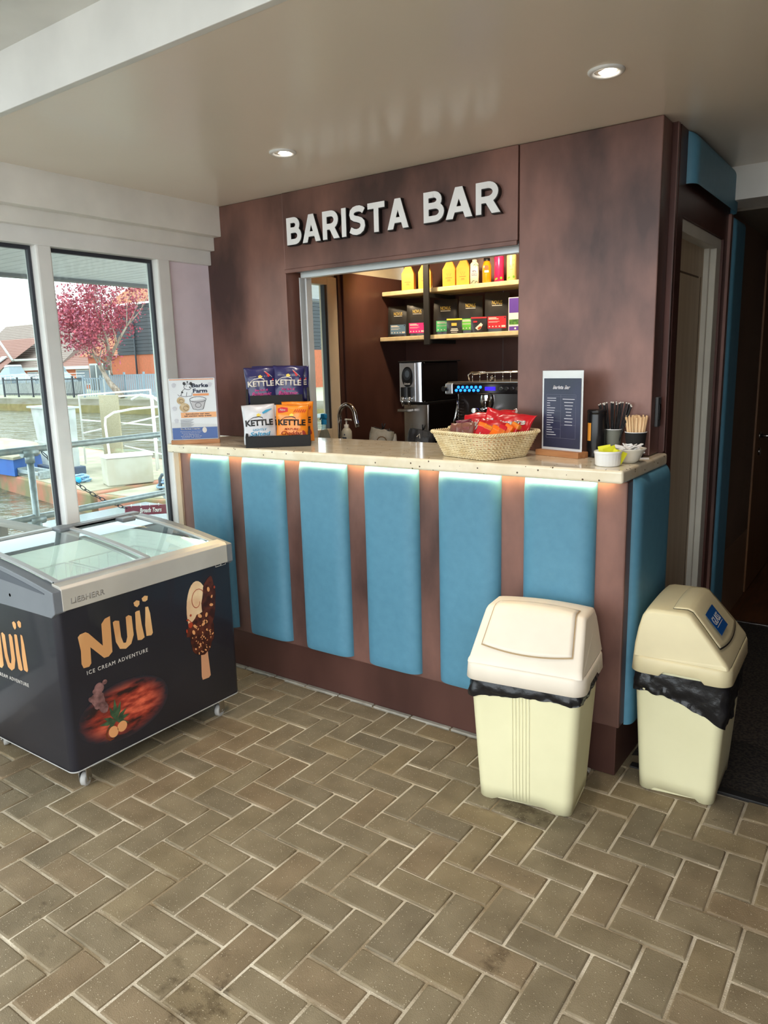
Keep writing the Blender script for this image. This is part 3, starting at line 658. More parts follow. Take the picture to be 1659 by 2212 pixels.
# ------------------------------------------------------------------ swing-lid bins
CREAM = mat('cream_plastic', (228, 222, 182), .42, 0, (222, 216, 176), 5)
LIDW = mat('pale_lid_plastic', (236, 224, 206), .42); LIDY = mat('yellowed_lid_plastic', (226, 212, 170), .42)
BAG = mat('black_bin_bag', (22, 22, 24), .28, 0, (30, 30, 32), 20, 3, bump=.25, bscale=45)
GAP = mat('dark_gap', (30, 26, 22), .8)
def swing_bin(name, lab, loc, rz, lm, hem, ribs):
    t = thing('swing_bin', lab, 'bin', loc, rz)
    H, B0, B1 = .46, (.325, .250), (.375, .300)
    b = MB(); rings = []
    for k in range(9):
        z = k / 8; ww = B0[0] + (B1[0] - B0[0]) * z; dd = B0[1] + (B1[1] - B0[1]) * z
        rr = rrect(ww, dd, .032, 7, 0); ring = []
        for x, y, _ in rr:
            zz = .0 + z * H
            if k == 0:
                ax = abs(x) / (ww / 2); ay = abs(y) / (dd / 2); m_ = min(ax, ay)
                zz = .012 * (1 - min(1, max(0, (m_ - .45) / .22)) ** 1)
            ring.append((x, y, zz))
        rings.append(ring)
    # subdivide straight sides so the feet show
    def dense(r):
        o = []
        for i, p in enumerate(r):
            q = r[(i + 1) % len(r)]; o.append(p)
            if (Vector(p) - Vector(q)).length > .05:
                for s in range(1, 14): o.append(tuple(Vector(p).lerp(Vector(q), s / 14)))
        return o
    rings2 = [dense(r) for r in rings]
    def foot(r, ww, dd):
        o = []
        for x, y, z in r:
            ax = abs(x) / (ww / 2); ay = abs(y) / (dd / 2); m_ = min(ax, ay); k = min(1, max(0, (m_ - .50) / .18)); k = k * k * (3 - 2 * k)
            o.append((x, y, .013 * (1 - k)))
        return o
    rings2[0] = foot(rings2[0], *B0)
    b.loft(rings2, cap0=True, cap1=False)
    body = b.done('bin_body', CREAM, t)
    if ribs:
        r_ = MB()
        for i in range(6):
            x = -.030 + .0115 * i - .005
            r_.loft([[(x - .0016, -.1255 - .0252 * q - .0002, .02 + .40 * q), (x, -.1255 - .0252 * q - .0022, .02 + .40 * q), (x + .0016, -.1255 - .0252 * q - .0002, .02 + .40 * q)] for q in (0, .5, 1)], close=False)
        r_.done('ribs', CREAM, body)
    # liner folded over the rim
    ln = MB(); n = 220; base = dense(rrect(B1[0] - .004, B1[1] - .004, .034, 7)); m_ = len(base)
    per = []
    for i in range(n):
        f = i / n * m_; a = Vector(base[int(f)]); c = Vector(base[(int(f) + 1) % m_]); per.append(a.lerp(c, f % 1))
    def L_(u, v):
        i = int(round(u * n)) % n; p = per[i]; d = Vector((p.x, p.y, 0)).normalized()
        low = hem(p.x, p.y); z = .452 + (low - .452) * v
        w_ = noise.noise(Vector((p.x * 26, p.y * 26, z * 26 + rz))) * .010 + noise.noise(Vector((p.x * 60, p.y * 60 + 9, z * 46))) * .005
        bul = .010 + .014 * sin(pi * min(1, v * 1.1)) * (.6 + .6 * noise.noise(Vector((p.x * 9, p.y * 9, 4 + rz))))
        sh = -(0.062 * (.46 - z))
        return p + d * (sh + bul * (.4 + .6 * v) + w_ * (.3 + v)) + Vector((0, 0, z + (noise.noise(Vector((p.x * 30, p.y * 30, 7))) * .010 * v)))
    ln.grid(n, 12, L_, close_u=True); ln.done('bin_liner', BAG, t)
    # lid skirt
    b = MB(); S0 = rrect(.408, .322, .045, 8); S1 = rrect(.402, .316, .045, 8); S2 = rrect(.390, .304, .042, 8)
    sk = MB(); a1 = dense(S0)
    def sz(r, z, cut=0):
        o = []
        for x, y, _ in r:
            zz = z
            if cut and abs(x) > .19 and -.075 < y < .055: zz += .017
            if cut and abs(x) > .19 and -.10 < y < -.085: zz += .0
            o.append((x, y, zz))
        return o
    sk.loft([sz(dense(rrect(.400, .314, .044, 8)), .447, 1), sz(dense(S0), .449, 1), sz(dense(S1), .498), sz(dense(rrect(.396, .310, .043, 8)), .505), sz(dense(S2), .506)], False, False)
    # hood: a profile (y, z) swept across the width, narrowing upwards
    prof = [(.152, .505), (.150, .545), (.142, .60), (.132, .640), (.118, .661), (.10, .666), (-.005, .668), (-.02, .663), (-.055, .624), (-.10, .572), (-.135, .530), (-.146, .515), (-.150, .505)]
    def hw(z): return .194 - (z - .505) * .13
    N_ = 24
    def hoodpt(u, pz):
        y, z = pz; x = hw(z) * (2 * u - 1); e = min(1, (1 - abs(2 * u - 1)) / .06); k = 1 - (1 - e) ** 2.2
        cyy, cz = .0, .50
        return (x, y * (.955 + .045 * k) , z - .010 * (1 - k) * (1 if z > .52 else 0) + .010 * (1 - (2 * u - 1) ** 2) * min(1, max(0, (z - .52) / .12)))
    us = [0, .006, .02, .045, .08] + [.08 + .84 * i / 14 for i in range(1, 14)] + [.92, .955, .98, .994, 1]
    V = sk.loft([[hoodpt(u, p) for p in prof] for u in us], True, True, close=False)
    hood = sk.done('lid', lm, t)
    # flap laid in the hood
    fp = MB(); uy = [(.04, .6715), (-.006, .6745), (-.024, .668), (-.06, .6265), (-.10, .578), (-.125, .549)]
    def flap(u, v, dz):
        i = v * (len(uy) - 1); a = int(min(i, len(uy) - 2)); f = i - a; y = uy[a][0] * (1 - f) + uy[a + 1][0] * f; z = uy[a][1] * (1 - f) + uy[a + 1][1] * f
        if v > .6: s_ = (v - .6) / .4; y += .012 * (2 * u - 1) ** 2 * s_; z += .014 * (2 * u - 1) ** 2 * s_
        xx = (.153 - (z - .55) * .12) * (2 * u - 1)
        return (xx, y - dz * .7, z + dz * .7 + .010 * (1 - (2 * u - 1) ** 2) * min(1, max(0, (z - .52) / .12)) * .9)
    fp.grid(21, 16, lambda u, v: flap(u, v, .0022))
    fl = fp.done('flap', lm, t)
    md = fl.modifiers.new('thickness', 'SOLIDIFY'); md.thickness = .0018; md.offset = -1
    gp = MB(); gp.grid(21, 16, lambda u, v: flap(.5 + (u - .5) * 1.026, min(1, v), .0004) if v < 1 else tuple(Vector(flap(.5 + (u - .5) * 1.026, 1, .0004)) + Vector((0, -.003, -.004))))
    gp.done('flap_gap', mat('lid_seam', (176, 150, 112), .7) if ribs else GAP, fl)
    return t
swing_bin('a', 'cream swing bin with blank white flap in front of the bar', (-.985, 2.252, 0), radians(7.5), LIDW, lambda x, y: .398 + .012 * sin(x * 9 + 1) + .010 * (x / .2), True)
B2 = swing_bin('b', 'yellowed cream swing bin with a blue GLASS sticker on its flap', (-.562, 2.630, 0), radians(92), LIDY, lambda x, y: .375 + (.035 if x > .0 else -.0) - .075 * max(0, (-y + .02)) / .15 + .0, False)
# sticker on its flap
st = MB(); nrm = Vector((0, -.76, .65)); 
def on_slope(x, s):       # s runs down the slope from the ridge
    y0, z0, y1, z1 = -.030, .6705, -.118, .5675; L = sqrt((y1 - y0) ** 2 + (z1 - z0) ** 2); f = s / L
    return Vector((x, y0 + (y1 - y0) * f, z0 + (z1 - z0) * f + .0075 * (1 - (x / .15) ** 2)))
def FSL(x, y, z): return tuple(on_slope(x, .125 - y) + nrm * (z + .0038))
s_ = flat('sticker', [[(-.098 + i * .0145, .008) for i in range(9)] + [(.018 - i * .0145, .092) for i in range(9)]], mat('blue_sticker', (10, 78, 148), .5), B2, FSL, 0)
text('sticker_text', 'GLASS', 1, WPR, s_, FSL, (-.040, .040, .0006), width=.084, height=.028)
flat('sticker_underline', [rct(-.082, .033, .002, .0350)], WPR, s_, FSL, .0006)
# ------------------------------------------------------------------ things on the bar
TOP = 1.1402
ACR = thin_glass('acrylic', (250, 251, 251), .5)
def stand(lab, loc, rz, w, h, sheet_m, base_m, base=(.018, .02), lean=0):
    t = thing('display_stand', lab, 'sign', loc, rz)
    MB().box(-w / 2 - .006, w / 2 + .006, -base[0], base[0], 0, base[1], .002).done('wooden_base', base_m, t)
    p = MB().box(-w / 2, w / 2, -.0028, -.0010, base[1] - .004, base[1] + h, .0005).done('acrylic_front', ACR, t)
    MB().box(-w / 2, w / 2, .0010, .0028, base[1] - .004, base[1] + h, .0005).done('acrylic_back', ACR, p)
    s = MB().box(-w / 2 + .001, w / 2 - .001, -.0008, .0008, base[1], base[1] + h - .002).done('sheet', sheet_m, t)
    return t, s
INK = mat('dark_ink', (52, 60, 84), .7); ORG = mat('orange_print', (232, 158, 108), .7); NAVY = mat('blue_print', (86, 112, 168), .7); GREYINK = mat('grey_ink', (130, 132, 140), .7); FAINT = mat('faint_ink', (206, 208, 216), .7)
# poster by the window: about .21 x .30
pw, ph = .222, .300
t, s = stand('white leaflet in a clear stand with a cartoon puppy and blue footer by the windows', (-2.888, 2.452, TOP), radians(45), pw, ph, mat('leaflet_paper', (232, 232, 234), .6), WOOD)
z0 = .020; e_ = .0030
flat('top_rule', [rct(-.105, z0 + .291, .105, z0 + .295)], ORG, s, FY, e_)
text('heading', 'Barke\nFarm', 1, INK, s, FY, (.038, z0 + .228, e_), width=.078, height=.046, bold=.03, align='CENTER')
flat('heading_strip', [rct(0.002, z0 + .214, .078, z0 + .224)], ORG, s, FY, e_)
flat('puppy_outline', [stroke([(-.02 + .018 * cos(a), z0 + .258 + .014 * sin(a)) for a in [.5 * i for i in range(13)]], [.0022] * 13), stroke([(-.055, z0 + .216), (-.05, z0 + .236), (-.036, z0 + .248), (-.02, z0 + .244)], [.002] * 4), stroke([(-.056, z0 + .214), (-.03, z0 + .211), (-.004, z0 + .214), (0, z0 + .23)], [.002] * 4), stroke([(-.07, z0 + .222), (-.062, z0 + .214), (-.052, z0 + .22)], [.002] * 3), stroke([(-.03, z0 + .214), (-.026, z0 + .232)], [.002] * 2)], BLACK, s, FY, e_)
for sp_ in (ell(-.036, z0 + .274, .007, .008), ell(-.004, z0 + .273, .007, .008)): flat('puppy_ear', [sp_], BLACK, s, FY, e_)
flat('puppy_spots', [ell(-.048, z0 + .232, .005, .004), ell(-.010, z0 + .256, .004, .003), ell(-.02, z0 + .281, .003, .005), ell(-.026, z0 + .262, .0015, .002)], BLACK, s, FY, e_)
BIS = mat('biscuit_print', (214, 196, 164), .7, 0, (186, 160, 120), 40, 3)
flat('print_biscuit', [ell(-.058, z0 + .192, .019, .018), ell(-.042, z0 + .158, .024, .022)], BIS, s, FY, e_)
flat('print_biscuit_ring', [stroke([(-.056 + .010 * cos(a), z0 + .190 + .009 * sin(a)) for a in [.55 * i for i in range(12)]], [.002] * 12), stroke([(-.036 + .012 * cos(a), z0 + .155 + .011 * sin(a)) for a in [.55 * i for i in range(12)]], [.002] * 12)], mat('brown_ink', (120, 92, 62), .7), s, FY, e_ + .0007)
flat('print_pot', [[(-.010, z0 + .190), (.058, z0 + .196), (.050, z0 + .150), (.0, z0 + .148)]], mat('pot_grey', (196, 196, 200), .7), s, FY, e_)
flat('print_pot_line', [stroke([(.024 + .040 * cos(a), z0 + .196 + .013 * sin(a)) for a in [.42 * i for i in range(16)]], [.0022] * 16), stroke([(-.015, z0 + .19), (-.002, z0 + .150), (.02, z0 + .144), (.046, z0 + .148), (.060, z0 + .19)], [.002] * 5), stroke([(.024 + .014 * cos(a), z0 + .168 + .011 * sin(a)) for a in [.42 * i for i in range(16)]], [.0018] * 16)], BLACK, s, FY, e_ + .0007)
flat('orange_banner', [rct(-.062, z0 + .108, .108, z0 + .134)], mat('pale_orange_print', (238, 178, 130), .7), s, FY, e_)
text('banner_text', 'Introducing our new\ntail wagging tasty treats', 1, INK, s, FY, (.018, z0 + .111, e_ + .0006), width=.13, height=.019, bold=.02)
for k in range(9): flat('small_print', [rct(-.066, z0 + .098 - .0042 * k, -.004 - .006 * (k % 3), z0 + .0995 - .0042 * k)], GREYINK, s, FY, e_)
flat('blue_footer', [rct(-.108, z0 + .004, .108, z0 + .060)], NAVY, s, FY, e_)
text('footer_heading', 'The Perfect Treat for', 1, WPR, s, FY, (-.022, z0 + .050, e_ + .0006), width=.095, height=.0075, bold=.03)
for k in range(5): text('footer_text', ['Reward your furry friend', 'by treating them to one', 'of our Barke Farm', 'treats here', 'point of sale'][k], 1, WPR, s, FY, (-.02, z0 + .0385 - .0075 * k, e_ + .0006), width=.10 - .012 * (k % 3), height=.0045)
flat('footer_puppy', [ell(.046, z0 + .046, .011, .014)], WPR, s, FY, e_ + .0006)
for x, z in ((-.086, .262), (.086, .262), (-.09, .15), (-.085, .09)):
    flat('paw_print', [ell(x, z0 + z, .008, .007)] + [ell(x + .009 * cos(a), z0 + z + .010 * sin(a) + .002, .003, .004) for a in (.5, 1.2, 1.9, 2.6)], FAINT, s, FY, e_)
# menu
mw, mh = .192, .300
MENU = mat('menu_navy', (44, 48, 66), .35, 0, (52, 54, 84), 5, 3)
t, s = stand('dark menu sheet with a white border in a wooden base beside the basket', (-1.080, 2.680, TOP), radians(-17), mw, mh, mat('menu_border', (240, 240, 242), .5), WOOD, (.030, .022))
p = flat('menu_print', [rct(-mw / 2 + .010, z0 + .012, mw / 2 - .008, z0 + .272)], MENU, s, FY, .0030)
MI = mat('menu_ink', (212, 212, 220), .6)
text('menu_heading', 'Barista Bar', 1, MI, p, FY, (-.002, z0 + .232, .0036), width=.082, height=.014, bold=.03, shear=.3)
LN = mat('menu_rule', (120, 122, 140), .6)
L = [rct(-.072, z0 + .048, -.0714, z0 + .212), rct(-.004, z0 + .048, -.0034, z0 + .212), rct(.066, z0 + .048, .0666, z0 + .212), rct(-.072, z0 + .2114, .0666, z0 + .212), rct(-.072, z0 + .048, .0666, z0 + .0486), rct(-.072, z0 + .2034, .0666, z0 + .204), rct(-.072, z0 + .150, -.004, z0 + .1506), rct(-.072, z0 + .112, -.004, z0 + .1126), rct(-.072, z0 + .082, -.004, z0 + .0826), rct(-.004, z0 + .098, .0666, z0 + .0986)]
for q, r in enumerate(L): flat('menu_rule', [r], LN, p, FY, .0036)
rn = random.Random(2)
for k in range(16): flat('menu_line', [rct(-.069, z0 + .197 - .0092 * k, -.069 + rn.uniform(.012, .044), z0 + .1992 - .0092 * k)], MI, p, FY, .0036)
for k in range(9):
    q = rn.uniform(.012, .030); flat('menu_line', [rct(.034 - q, z0 + .194 - .012 * k, .034 + q * .9, z0 + .1964 - .012 * k)], MI, p, FY, .0036)
# ---- soft packets
def packet(name, lab, cat, group, m, w, h, d, loc, rz, tilt=0, roll=0, prints=None, seed=0, crumple=.004, parent=None):
    t = thing(name, lab, cat, loc, rz, group, rot=(tilt, roll, rz))
    def f(x, z):
        u, v = min(1, abs(x) / (w / 2)), min(1, abs(z - h / 2) / (h / 2))
        k = (1 - u ** 2.6) * (1 - v ** 3.2)
        return d / 2 * max(0, k) ** .55 + crumple * noise.noise(Vector((x * 38 + seed * 3, z * 38, seed))) * (1 - v) ** .3 * max(0, k) ** .2
    b = MB(); nx, nz_ = 22, 26
    def pt(u, v, sgn):
        c = .5 - .5 * cos(pi * u); z = h * v
        pin = 1 - .05 * sin(pi * v)                     # waist from the filled body
        x = w * (c - .5) * pin
        y = -sgn * f(w * (c - .5), z)
        ed = noise.noise(Vector((x * 30, z * 20, seed + 5))) * .003
        return (x + ed, y + ed * .6 + .006 * sin(x * 60 + seed) * max(0, v - .93) / .07, z)
    b.grid(nx, nz_, lambda u, v: pt(u, v, 1)); b.grid(nx, nz_, lambda u, v: pt(u, v, -1), flip=True)
    bmesh.ops.remove_doubles(b.bm, verts=b.bm.verts[:], dist=.0004)
    body = b.done('packet_film', m, t)
    if prints: prints(t, lambda x, z: f(x, z) + .0014, w, h)
    return t
def film(name, c, c2=None): return mat(name, c, .28, 0, c2 or tuple(x * .9 for x in c), 9, 2, coat=.2, bump=.06, bscale=18)
CR_NAVY = film('navy_film', (44, 42, 92)); CR_WHITE = film('white_film', (214, 214, 218), (196, 196, 200)); CR_ORG = film('orange_film', (244, 146, 40), (236, 132, 30))
PINK = mat('pink_ink', (214, 60, 140), .5); YEL = mat('yellow_ink', (246, 214, 90), .5); BLU = mat('cyan_ink', (70, 160, 200), .5); REDI = mat('red_ink', (204, 40, 46), .5); BRI = mat('brown_red_ink', (170, 52, 24), .5)
def kettle(ink, sub, subm, deco):
    def pr(t, f, w, h):
        W = lambda x, y: f(x, y)
        text('brand_lettering', 'KETTLE', 1, ink, t, FY, (0, h * .46, 0), width=w * .82, height=h * .155, bold=.035, warp=W)
        flat('brand_swoosh', [stroke([(w * x, h * (z)) for x, z in ((-.30, .62), (-.18, .67), (0, .69), (.10, .66), (.12, .62))], [.001, .003, .004, .004, .001])], ink, t, FY, .0004, warp=W)
        flat('crest', [ell(0, h * .73, w * .07, h * .035, 14, 0, .7, 3)], YEL, t, FY, .0003, warp=W)
        for k, s1 in enumerate(sub):
            text('flavour_lettering', s1, 1, subm, t, FY, (.0, h * (.335 if k == 0 else (.205 if len(sub) == 2 else .2)), .0003), width=w * (.42 if k == 0 else .62), height=h * (.055 if k == 0 else .105), shear=.25, bold=.02, warp=W)
        deco(t, W, w, h)
    return pr
def deco_navy(t, W, w, h):
    flat('bottle_print', [stroke([(w * .16, h * .86), (w * .22, h * .80), (w * .28, h * .72)], [.006, .006, .012]), stroke([(w * .40, h * .66), (w * .36, h * .61)], [.005, .004])], REDI, t, FY, .0004, warp=W)
    flat('bottle_outline', [stroke([(w * .13, h * .88), (w * .20, h * .84), (w * .31, h * .76), (w * .37, h * .70)], [.0015] * 4)], WPR, t, FY, .0005, warp=W)
    flat('thin_rule', [stroke([(-w * .33, h * .735), (-w * .12, h * .735)], [.001, .001]), stroke([(w * .12, h * .735), (w * .3, h * .735)], [.001, .001])], WPR, t, FY, .0004, warp=W)
def deco_white(t, W, w, h):
    flat('splash_print', [stroke([(w * .12, h * .77), (w * .24, h * .82), (w * .40, h * .87)], [.008, .012, .003])], BLU, t, FY, .0004, warp=W)
def deco_org(t, W, w, h):
    q = flat('new_flash', [stroke([(-w * .42, h * .84), (-w * .3, h * .86), (-w * .12, h * .87)], [.020, .026, .018])], REDI, t, FY, .0003, warp=W)
    text('flash_text', 'New', 1, WPR, q, FY, (-w * .27, h * .835, .0010), width=w * .18, height=h * .06, shear=.3, warp=W)
    flat('cheese_print', [stroke([(w * (.06 + .06 * i), h * .80), (w * (.12 + .06 * i), h * .88)], [.003, .003]) for i in range(6)], REDI, t, FY, .0004, warp=W)
    flat('onion_print', [ell(-w * .38, h * .10, w * .06, h * .05, 12, 0, .8, 2), ell(w * .37, h * .25, w * .05, h * .09, 12, .4, .3, 2)], BRI, t, FY, .0004, warp=W)
# ---- two-tier crisp display
dx, dy, DR = -2.440, 2.575, radians(40)
ds = thing('snack_display', 'black two-tier wooden display box holding crisp packets', 'display', (dx, dy, TOP), DR)
b = MB(); W2 = .148
b.box(-W2, W2, -.108, -.098, 0, .052, .0015); b.box(-W2, W2, .060, .070, 0, .10, .001); b.box(-W2, -W2 + .010, -.100, .115, 0, .006); b.box(-W2, W2, -.10, .115, 0, .006, .001)
b.done('lower_tray', BLACK_M, ds)
for sx in (-1, 1):
    MB().prism([(-.098, 0), (.118, 0), (.118, .262), (.05, .262), (.032, .225), (.032, .10), (-.098, .055)], sx * W2 - (.010 if sx > 0 else 0), sx * W2 + (.010 if sx < 0 else 0), 'x').done('side_panel', BLACK_M, ds)
b = MB(); b.box(-W2 + .02, W2 - .03, .020, .030, .185, .232, .0015); b.box(-W2 + .01, W2 - .01, .026, .112, .182, .190, .001); b.box(-W2 + .01, W2 - .01, .108, .118, 0, .262, .001)
b.done('upper_tray', BLACK_M, ds)
pz = 0
def place(lx, ly, lz, rz=-2):
    a = DR; lx *= .80; return (dx + lx * cos(a) - ly * sin(a), dy + lx * sin(a) + ly * cos(a), TOP + lz)
nv = kettle(WPR, ['Sea Salt &', 'Balsamic'], PINK, deco_navy)
packet('crisp_packet', 'navy crisp packet at the back left of the upper tray', 'crisps', None, CR_NAVY, .148, .172, .030, place(-.055, .082, .196), DR + radians(2), radians(-4), 0, nv, 1)
packet('crisp_packet', 'navy crisp packet peeping out at the back right of the upper tray', 'crisps', None, CR_NAVY, .148, .168, .030, place(.098, .082, .196), DR + radians(-3), radians(-4), 0, nv, 2)
packet('crisp_packet', 'front left navy crisp packet with white lettering in the upper tray', 'crisps', None, CR_NAVY, .150, .172, .042, place(-.092, .056, .192), DR + radians(4), radians(-7), radians(-2), nv, 3)
packet('crisp_packet', 'front right navy crisp packet with white lettering in the upper tray', 'crisps', None, CR_NAVY, .150, .176, .042, place(.062, .056, .192), DR + radians(-5), radians(-7), radians(2), nv, 4)
wh = kettle(BLACK, ['LIGHTLY', 'Salted'], BLU, deco_white); og = kettle(BLACK, ['MATURE', 'Cheddar'], BRI, deco_org)
packet('crisp_packet', 'white crisp packet half hidden behind the front white and orange ones', 'crisps', None, CR_WHITE, .150, .176, .036, place(.0, -.010, .012), DR + radians(0), radians(-2), 0, wh, 5)
packet('crisp_packet', 'orange crisp packet standing behind the front orange one', 'crisps', None, CR_ORG, .150, .186, .036, place(.112, -.008, .014), DR + radians(3), radians(-3), radians(1), og, 6)
packet('crisp_packet', 'front white crisp packet with black lettering in the lower tray', 'crisps', None, CR_WHITE, .154, .182, .050, place(-.102, -.058, .012), DR + radians(5), radians(-6), radians(-2), wh, 7, .006)
packet('crisp_packet', 'front orange crisp packet with black lettering in the lower tray', 'crisps', None, CR_ORG, .156, .176, .050, place(.078, -.058, .012), DR + radians(-6), radians(-6), radians(2), og, 8, .006)
# ---- woven basket
BK = Vector((-1.352, 2.575, TOP)); bkr = radians(-19)
RAT = mat('pale_wicker', (240, 224, 184), .6, 0, (222, 200, 152), 26, 4, bump=.1, bscale=90)
bk = thing('wicker_basket', 'pale woven basket full of sweets and chocolate on the bar', 'basket', BK, bkr); bk.scale = (.95, .95, 1)
def bring(z, off=0, wob=0, ph=0, n=None, r=.035):
    t = z / .094; wx, wy = .272 + .082 * t, .225 + .075 * t; base = rrect(wx, wy, r + .01 * t, 6, 0)
    # even spacing
    pts = [Vector(p) for p in base]; L = [0]
    for i in range(len(pts)): L.append(L[-1] + (pts[(i + 1) % len(pts)] - pts[i]).length)
    out = []
    for k in range(n):
        s = L[-1] * k / n; i = max(j for j in range(len(L) - 1) if L[j] <= s); p = pts[i].lerp(pts[(i + 1) % len(pts)], (s - L[i]) / (L[i + 1] - L[i]))
        d = Vector((p.x, p.y, 0)).normalized(); out.append(p + d * (off + wob * cos(k * pi / 2 + ph)) + Vector((0, 0, z)))
    return out
b = MB(); n = 240
for i in range(13):
    z = .004 + .0072 * i; b.tube(bring(z, 0, .0040, pi * (i % 2), n), .0031, 5, closed=True)
b.done('weave', RAT, bk)
b = MB()
NS = 60
for k in range(NS):
    q = [bring(z, 0, 0, 0, NS)[k] for z in (0, .05, .096)]; b.tube(q, .0021, 5)
stk_ = b.done('stakes', RAT, bk)
b = MB(); m_ = 300
for ph in (0, 2 * pi / 3, 4 * pi / 3):
    c = bring(.0965, .003, 0, 0, m_); pts = []
    for k, p in enumerate(c):
        a = 2 * pi * 34 * k / m_ + ph; d = Vector((p.x, p.y, 0)).normalized(); pts.append(p + d * .0042 * cos(a) + Vector((0, 0, .0042 * sin(a))))
    b.tube(pts, .0034, 5, closed=True)
b.done('rim', RAT, bk)
b = MB(); b.loft([[tuple(p * .985) for p in bring(.002, 0, 0, 0, 48)], [tuple(Vector((p.x * .985, p.y * .985, p.z + .004))) for p in bring(.002, 0, 0, 0, 48)]]); b.done('basket_base', RAT, bk)
for sx in (-1,):
    b = MB(); b.tube([(-.177, -.03, .096), (-.190, -.028, .104), (-.194, 0, .108), (-.190, .028, .104), (-.177, .03, .096)], .0045, 8); b.done('handle', RAT, bk)
def inb(x, y, z): a = bkr; return (BK.x + x * cos(a) - y * sin(a), BK.y + x * sin(a) + y * cos(a), TOP + z)
RED = film('red_film', (206, 22, 36), (170, 12, 26)); MAR = film('maroon_film', (110, 40, 58), (84, 26, 42)); BISM = film('biscuit_film', (132, 84, 66), (108, 60, 50))
ORF = film('bright_orange_film', (246, 120, 20), (230, 90, 12)); YEF = film('red_yellow_film', (198, 34, 34), (236, 168, 30))
def malt(t, f, w, h):
    q = text('brand_lettering', 'Maltesers', 1, WPR, t, FY, (0, h * .40, .0004), width=w * .78, height=h * .24, bold=.05, rot=.12, warp=lambda x, y: f(x, y))
    flat('ball_print', [ell(w * .28, h * .22, .014, .014, 18)], mat('chocolate_ball', (96, 50, 30), .4), t, FY, .0003, warp=lambda x, y: f(x, y))
specs = [(-.060, .060, .066, 10, -34, .225, .115, 'red bag of chocolates lying left on top of the basket, lettering tilted up'), (.046, .055, .068, -8, -38, .225, .110, 'red bag of chocolates on the right of the basket, its corner sticking out'),
         (.000, .015, .058, -4, -44, .195, .10, 'red bag of chocolates in front of the other two red bags'), (.005, .090, .072, 4, -24, .21, .10, 'red bag of chocolates at the back of the basket heap')]
for k, (x, y, z, rz, tl, w2, h2, lab) in enumerate(specs):
    packet('chocolate_bag', lab, 'sweets', None, RED, w2, h2, .036, inb(x, y, z), bkr + radians(rz + 12), radians(tl), radians(-6 + 5 * k), malt, 20 + k, .008)
def lotus(t, f, w, h):
    text('brand_lettering', 'LOTUS', 1, mat('pale_maroon_ink', (160, 96, 108), .6), t, FY, (0, h * .62, .0002), width=w * .5, height=h * .14, warp=lambda x, y: f(x, y))
for k, (x, y, z, rz, lab, m) in enumerate([(-.118, -.040, 0.044, 30, 'maroon biscuit packet at the left end of the basket', MAR), (-.092, -.062, 0.048, 14, 'second maroon biscuit packet from the left end of the basket', BISM), (-.060, -.068, 0.048, 4, 'third maroon biscuit packet, leaning in the middle row of the basket', BISM),
                                          (-.026, -.072, 0.054, -4, 'brown biscuit packet nearest the red and orange bars', BISM), (-.110, .0, 0.058, 20, 'maroon biscuit packet behind the left row', MAR)]):
    packet('biscuit_packet', lab, 'biscuits', None, m, .066, .080, .022, inb(x, y, z), bkr + radians(rz + 12), radians(-16), radians(6 - 4 * k), lotus, 40 + k, .002)
def bar(lab, m, w, h, loc, rz, tilt, roll, txt, tm, cap):
    t = thing('chocolate_bar', lab, 'sweets', loc, rz, rot=(tilt, roll, rz))
    b = MB(); b.box(-w / 2, w / 2, -.010, .010, 0, h, .005, 3); bd = b.done('wrapper', m, t)
    b = MB(); b.box(-w / 2 - .0005, w / 2 + .0005, -.0105, .0105, h * .80, h + .0005, .005, 3); b.done('wrapper_end', cap, t)
    flat('wrapper_pattern', [stroke([(-w * .25, h * .2), (0, h * .35), (w * .2, h * .3), (w * .1, h * .6)], [.004, .006, .006, .003])], tm, t, FY, .0102)
    return t
for k, (x, y, z, rz, tl, rl, m, cap, tx, lab) in enumerate([
        (.020, -.070, .040, 6, -20, 14, RED, ORF, 'TOFFEE', 'red tube of sweets with orange end leaning right in the basket'), (.045, -.075, .034, 4, -24, 18, RED, YEF, 'CRUNCH', 'red bar with a yellow patterned end low in the basket'),
        (.070, -.066, .036, 2, -28, 20, ORF, ORF, 'ORANGE', 'bright orange bar in the front of the basket'), (.090, -.050, .038, -4, -26, 20, YEF, RED, 'CRISP', 'yellow and red bar right of the bright orange one'),
        (.104, -.030, .038, -8, -20, 22, YEF, ORF, 'NUTTY', 'yellow and red bar near the right rim of the basket'), (.112, .000, .042, -10, -14, 24, RED, YEF, 'WAFER', 'red and yellow bar against the right rim of the basket')]):
    bar(lab, m, .036, .100, inb(x, y, z), bkr + radians(rz + 12), radians(tl), radians(rl), tx, WPR, cap)
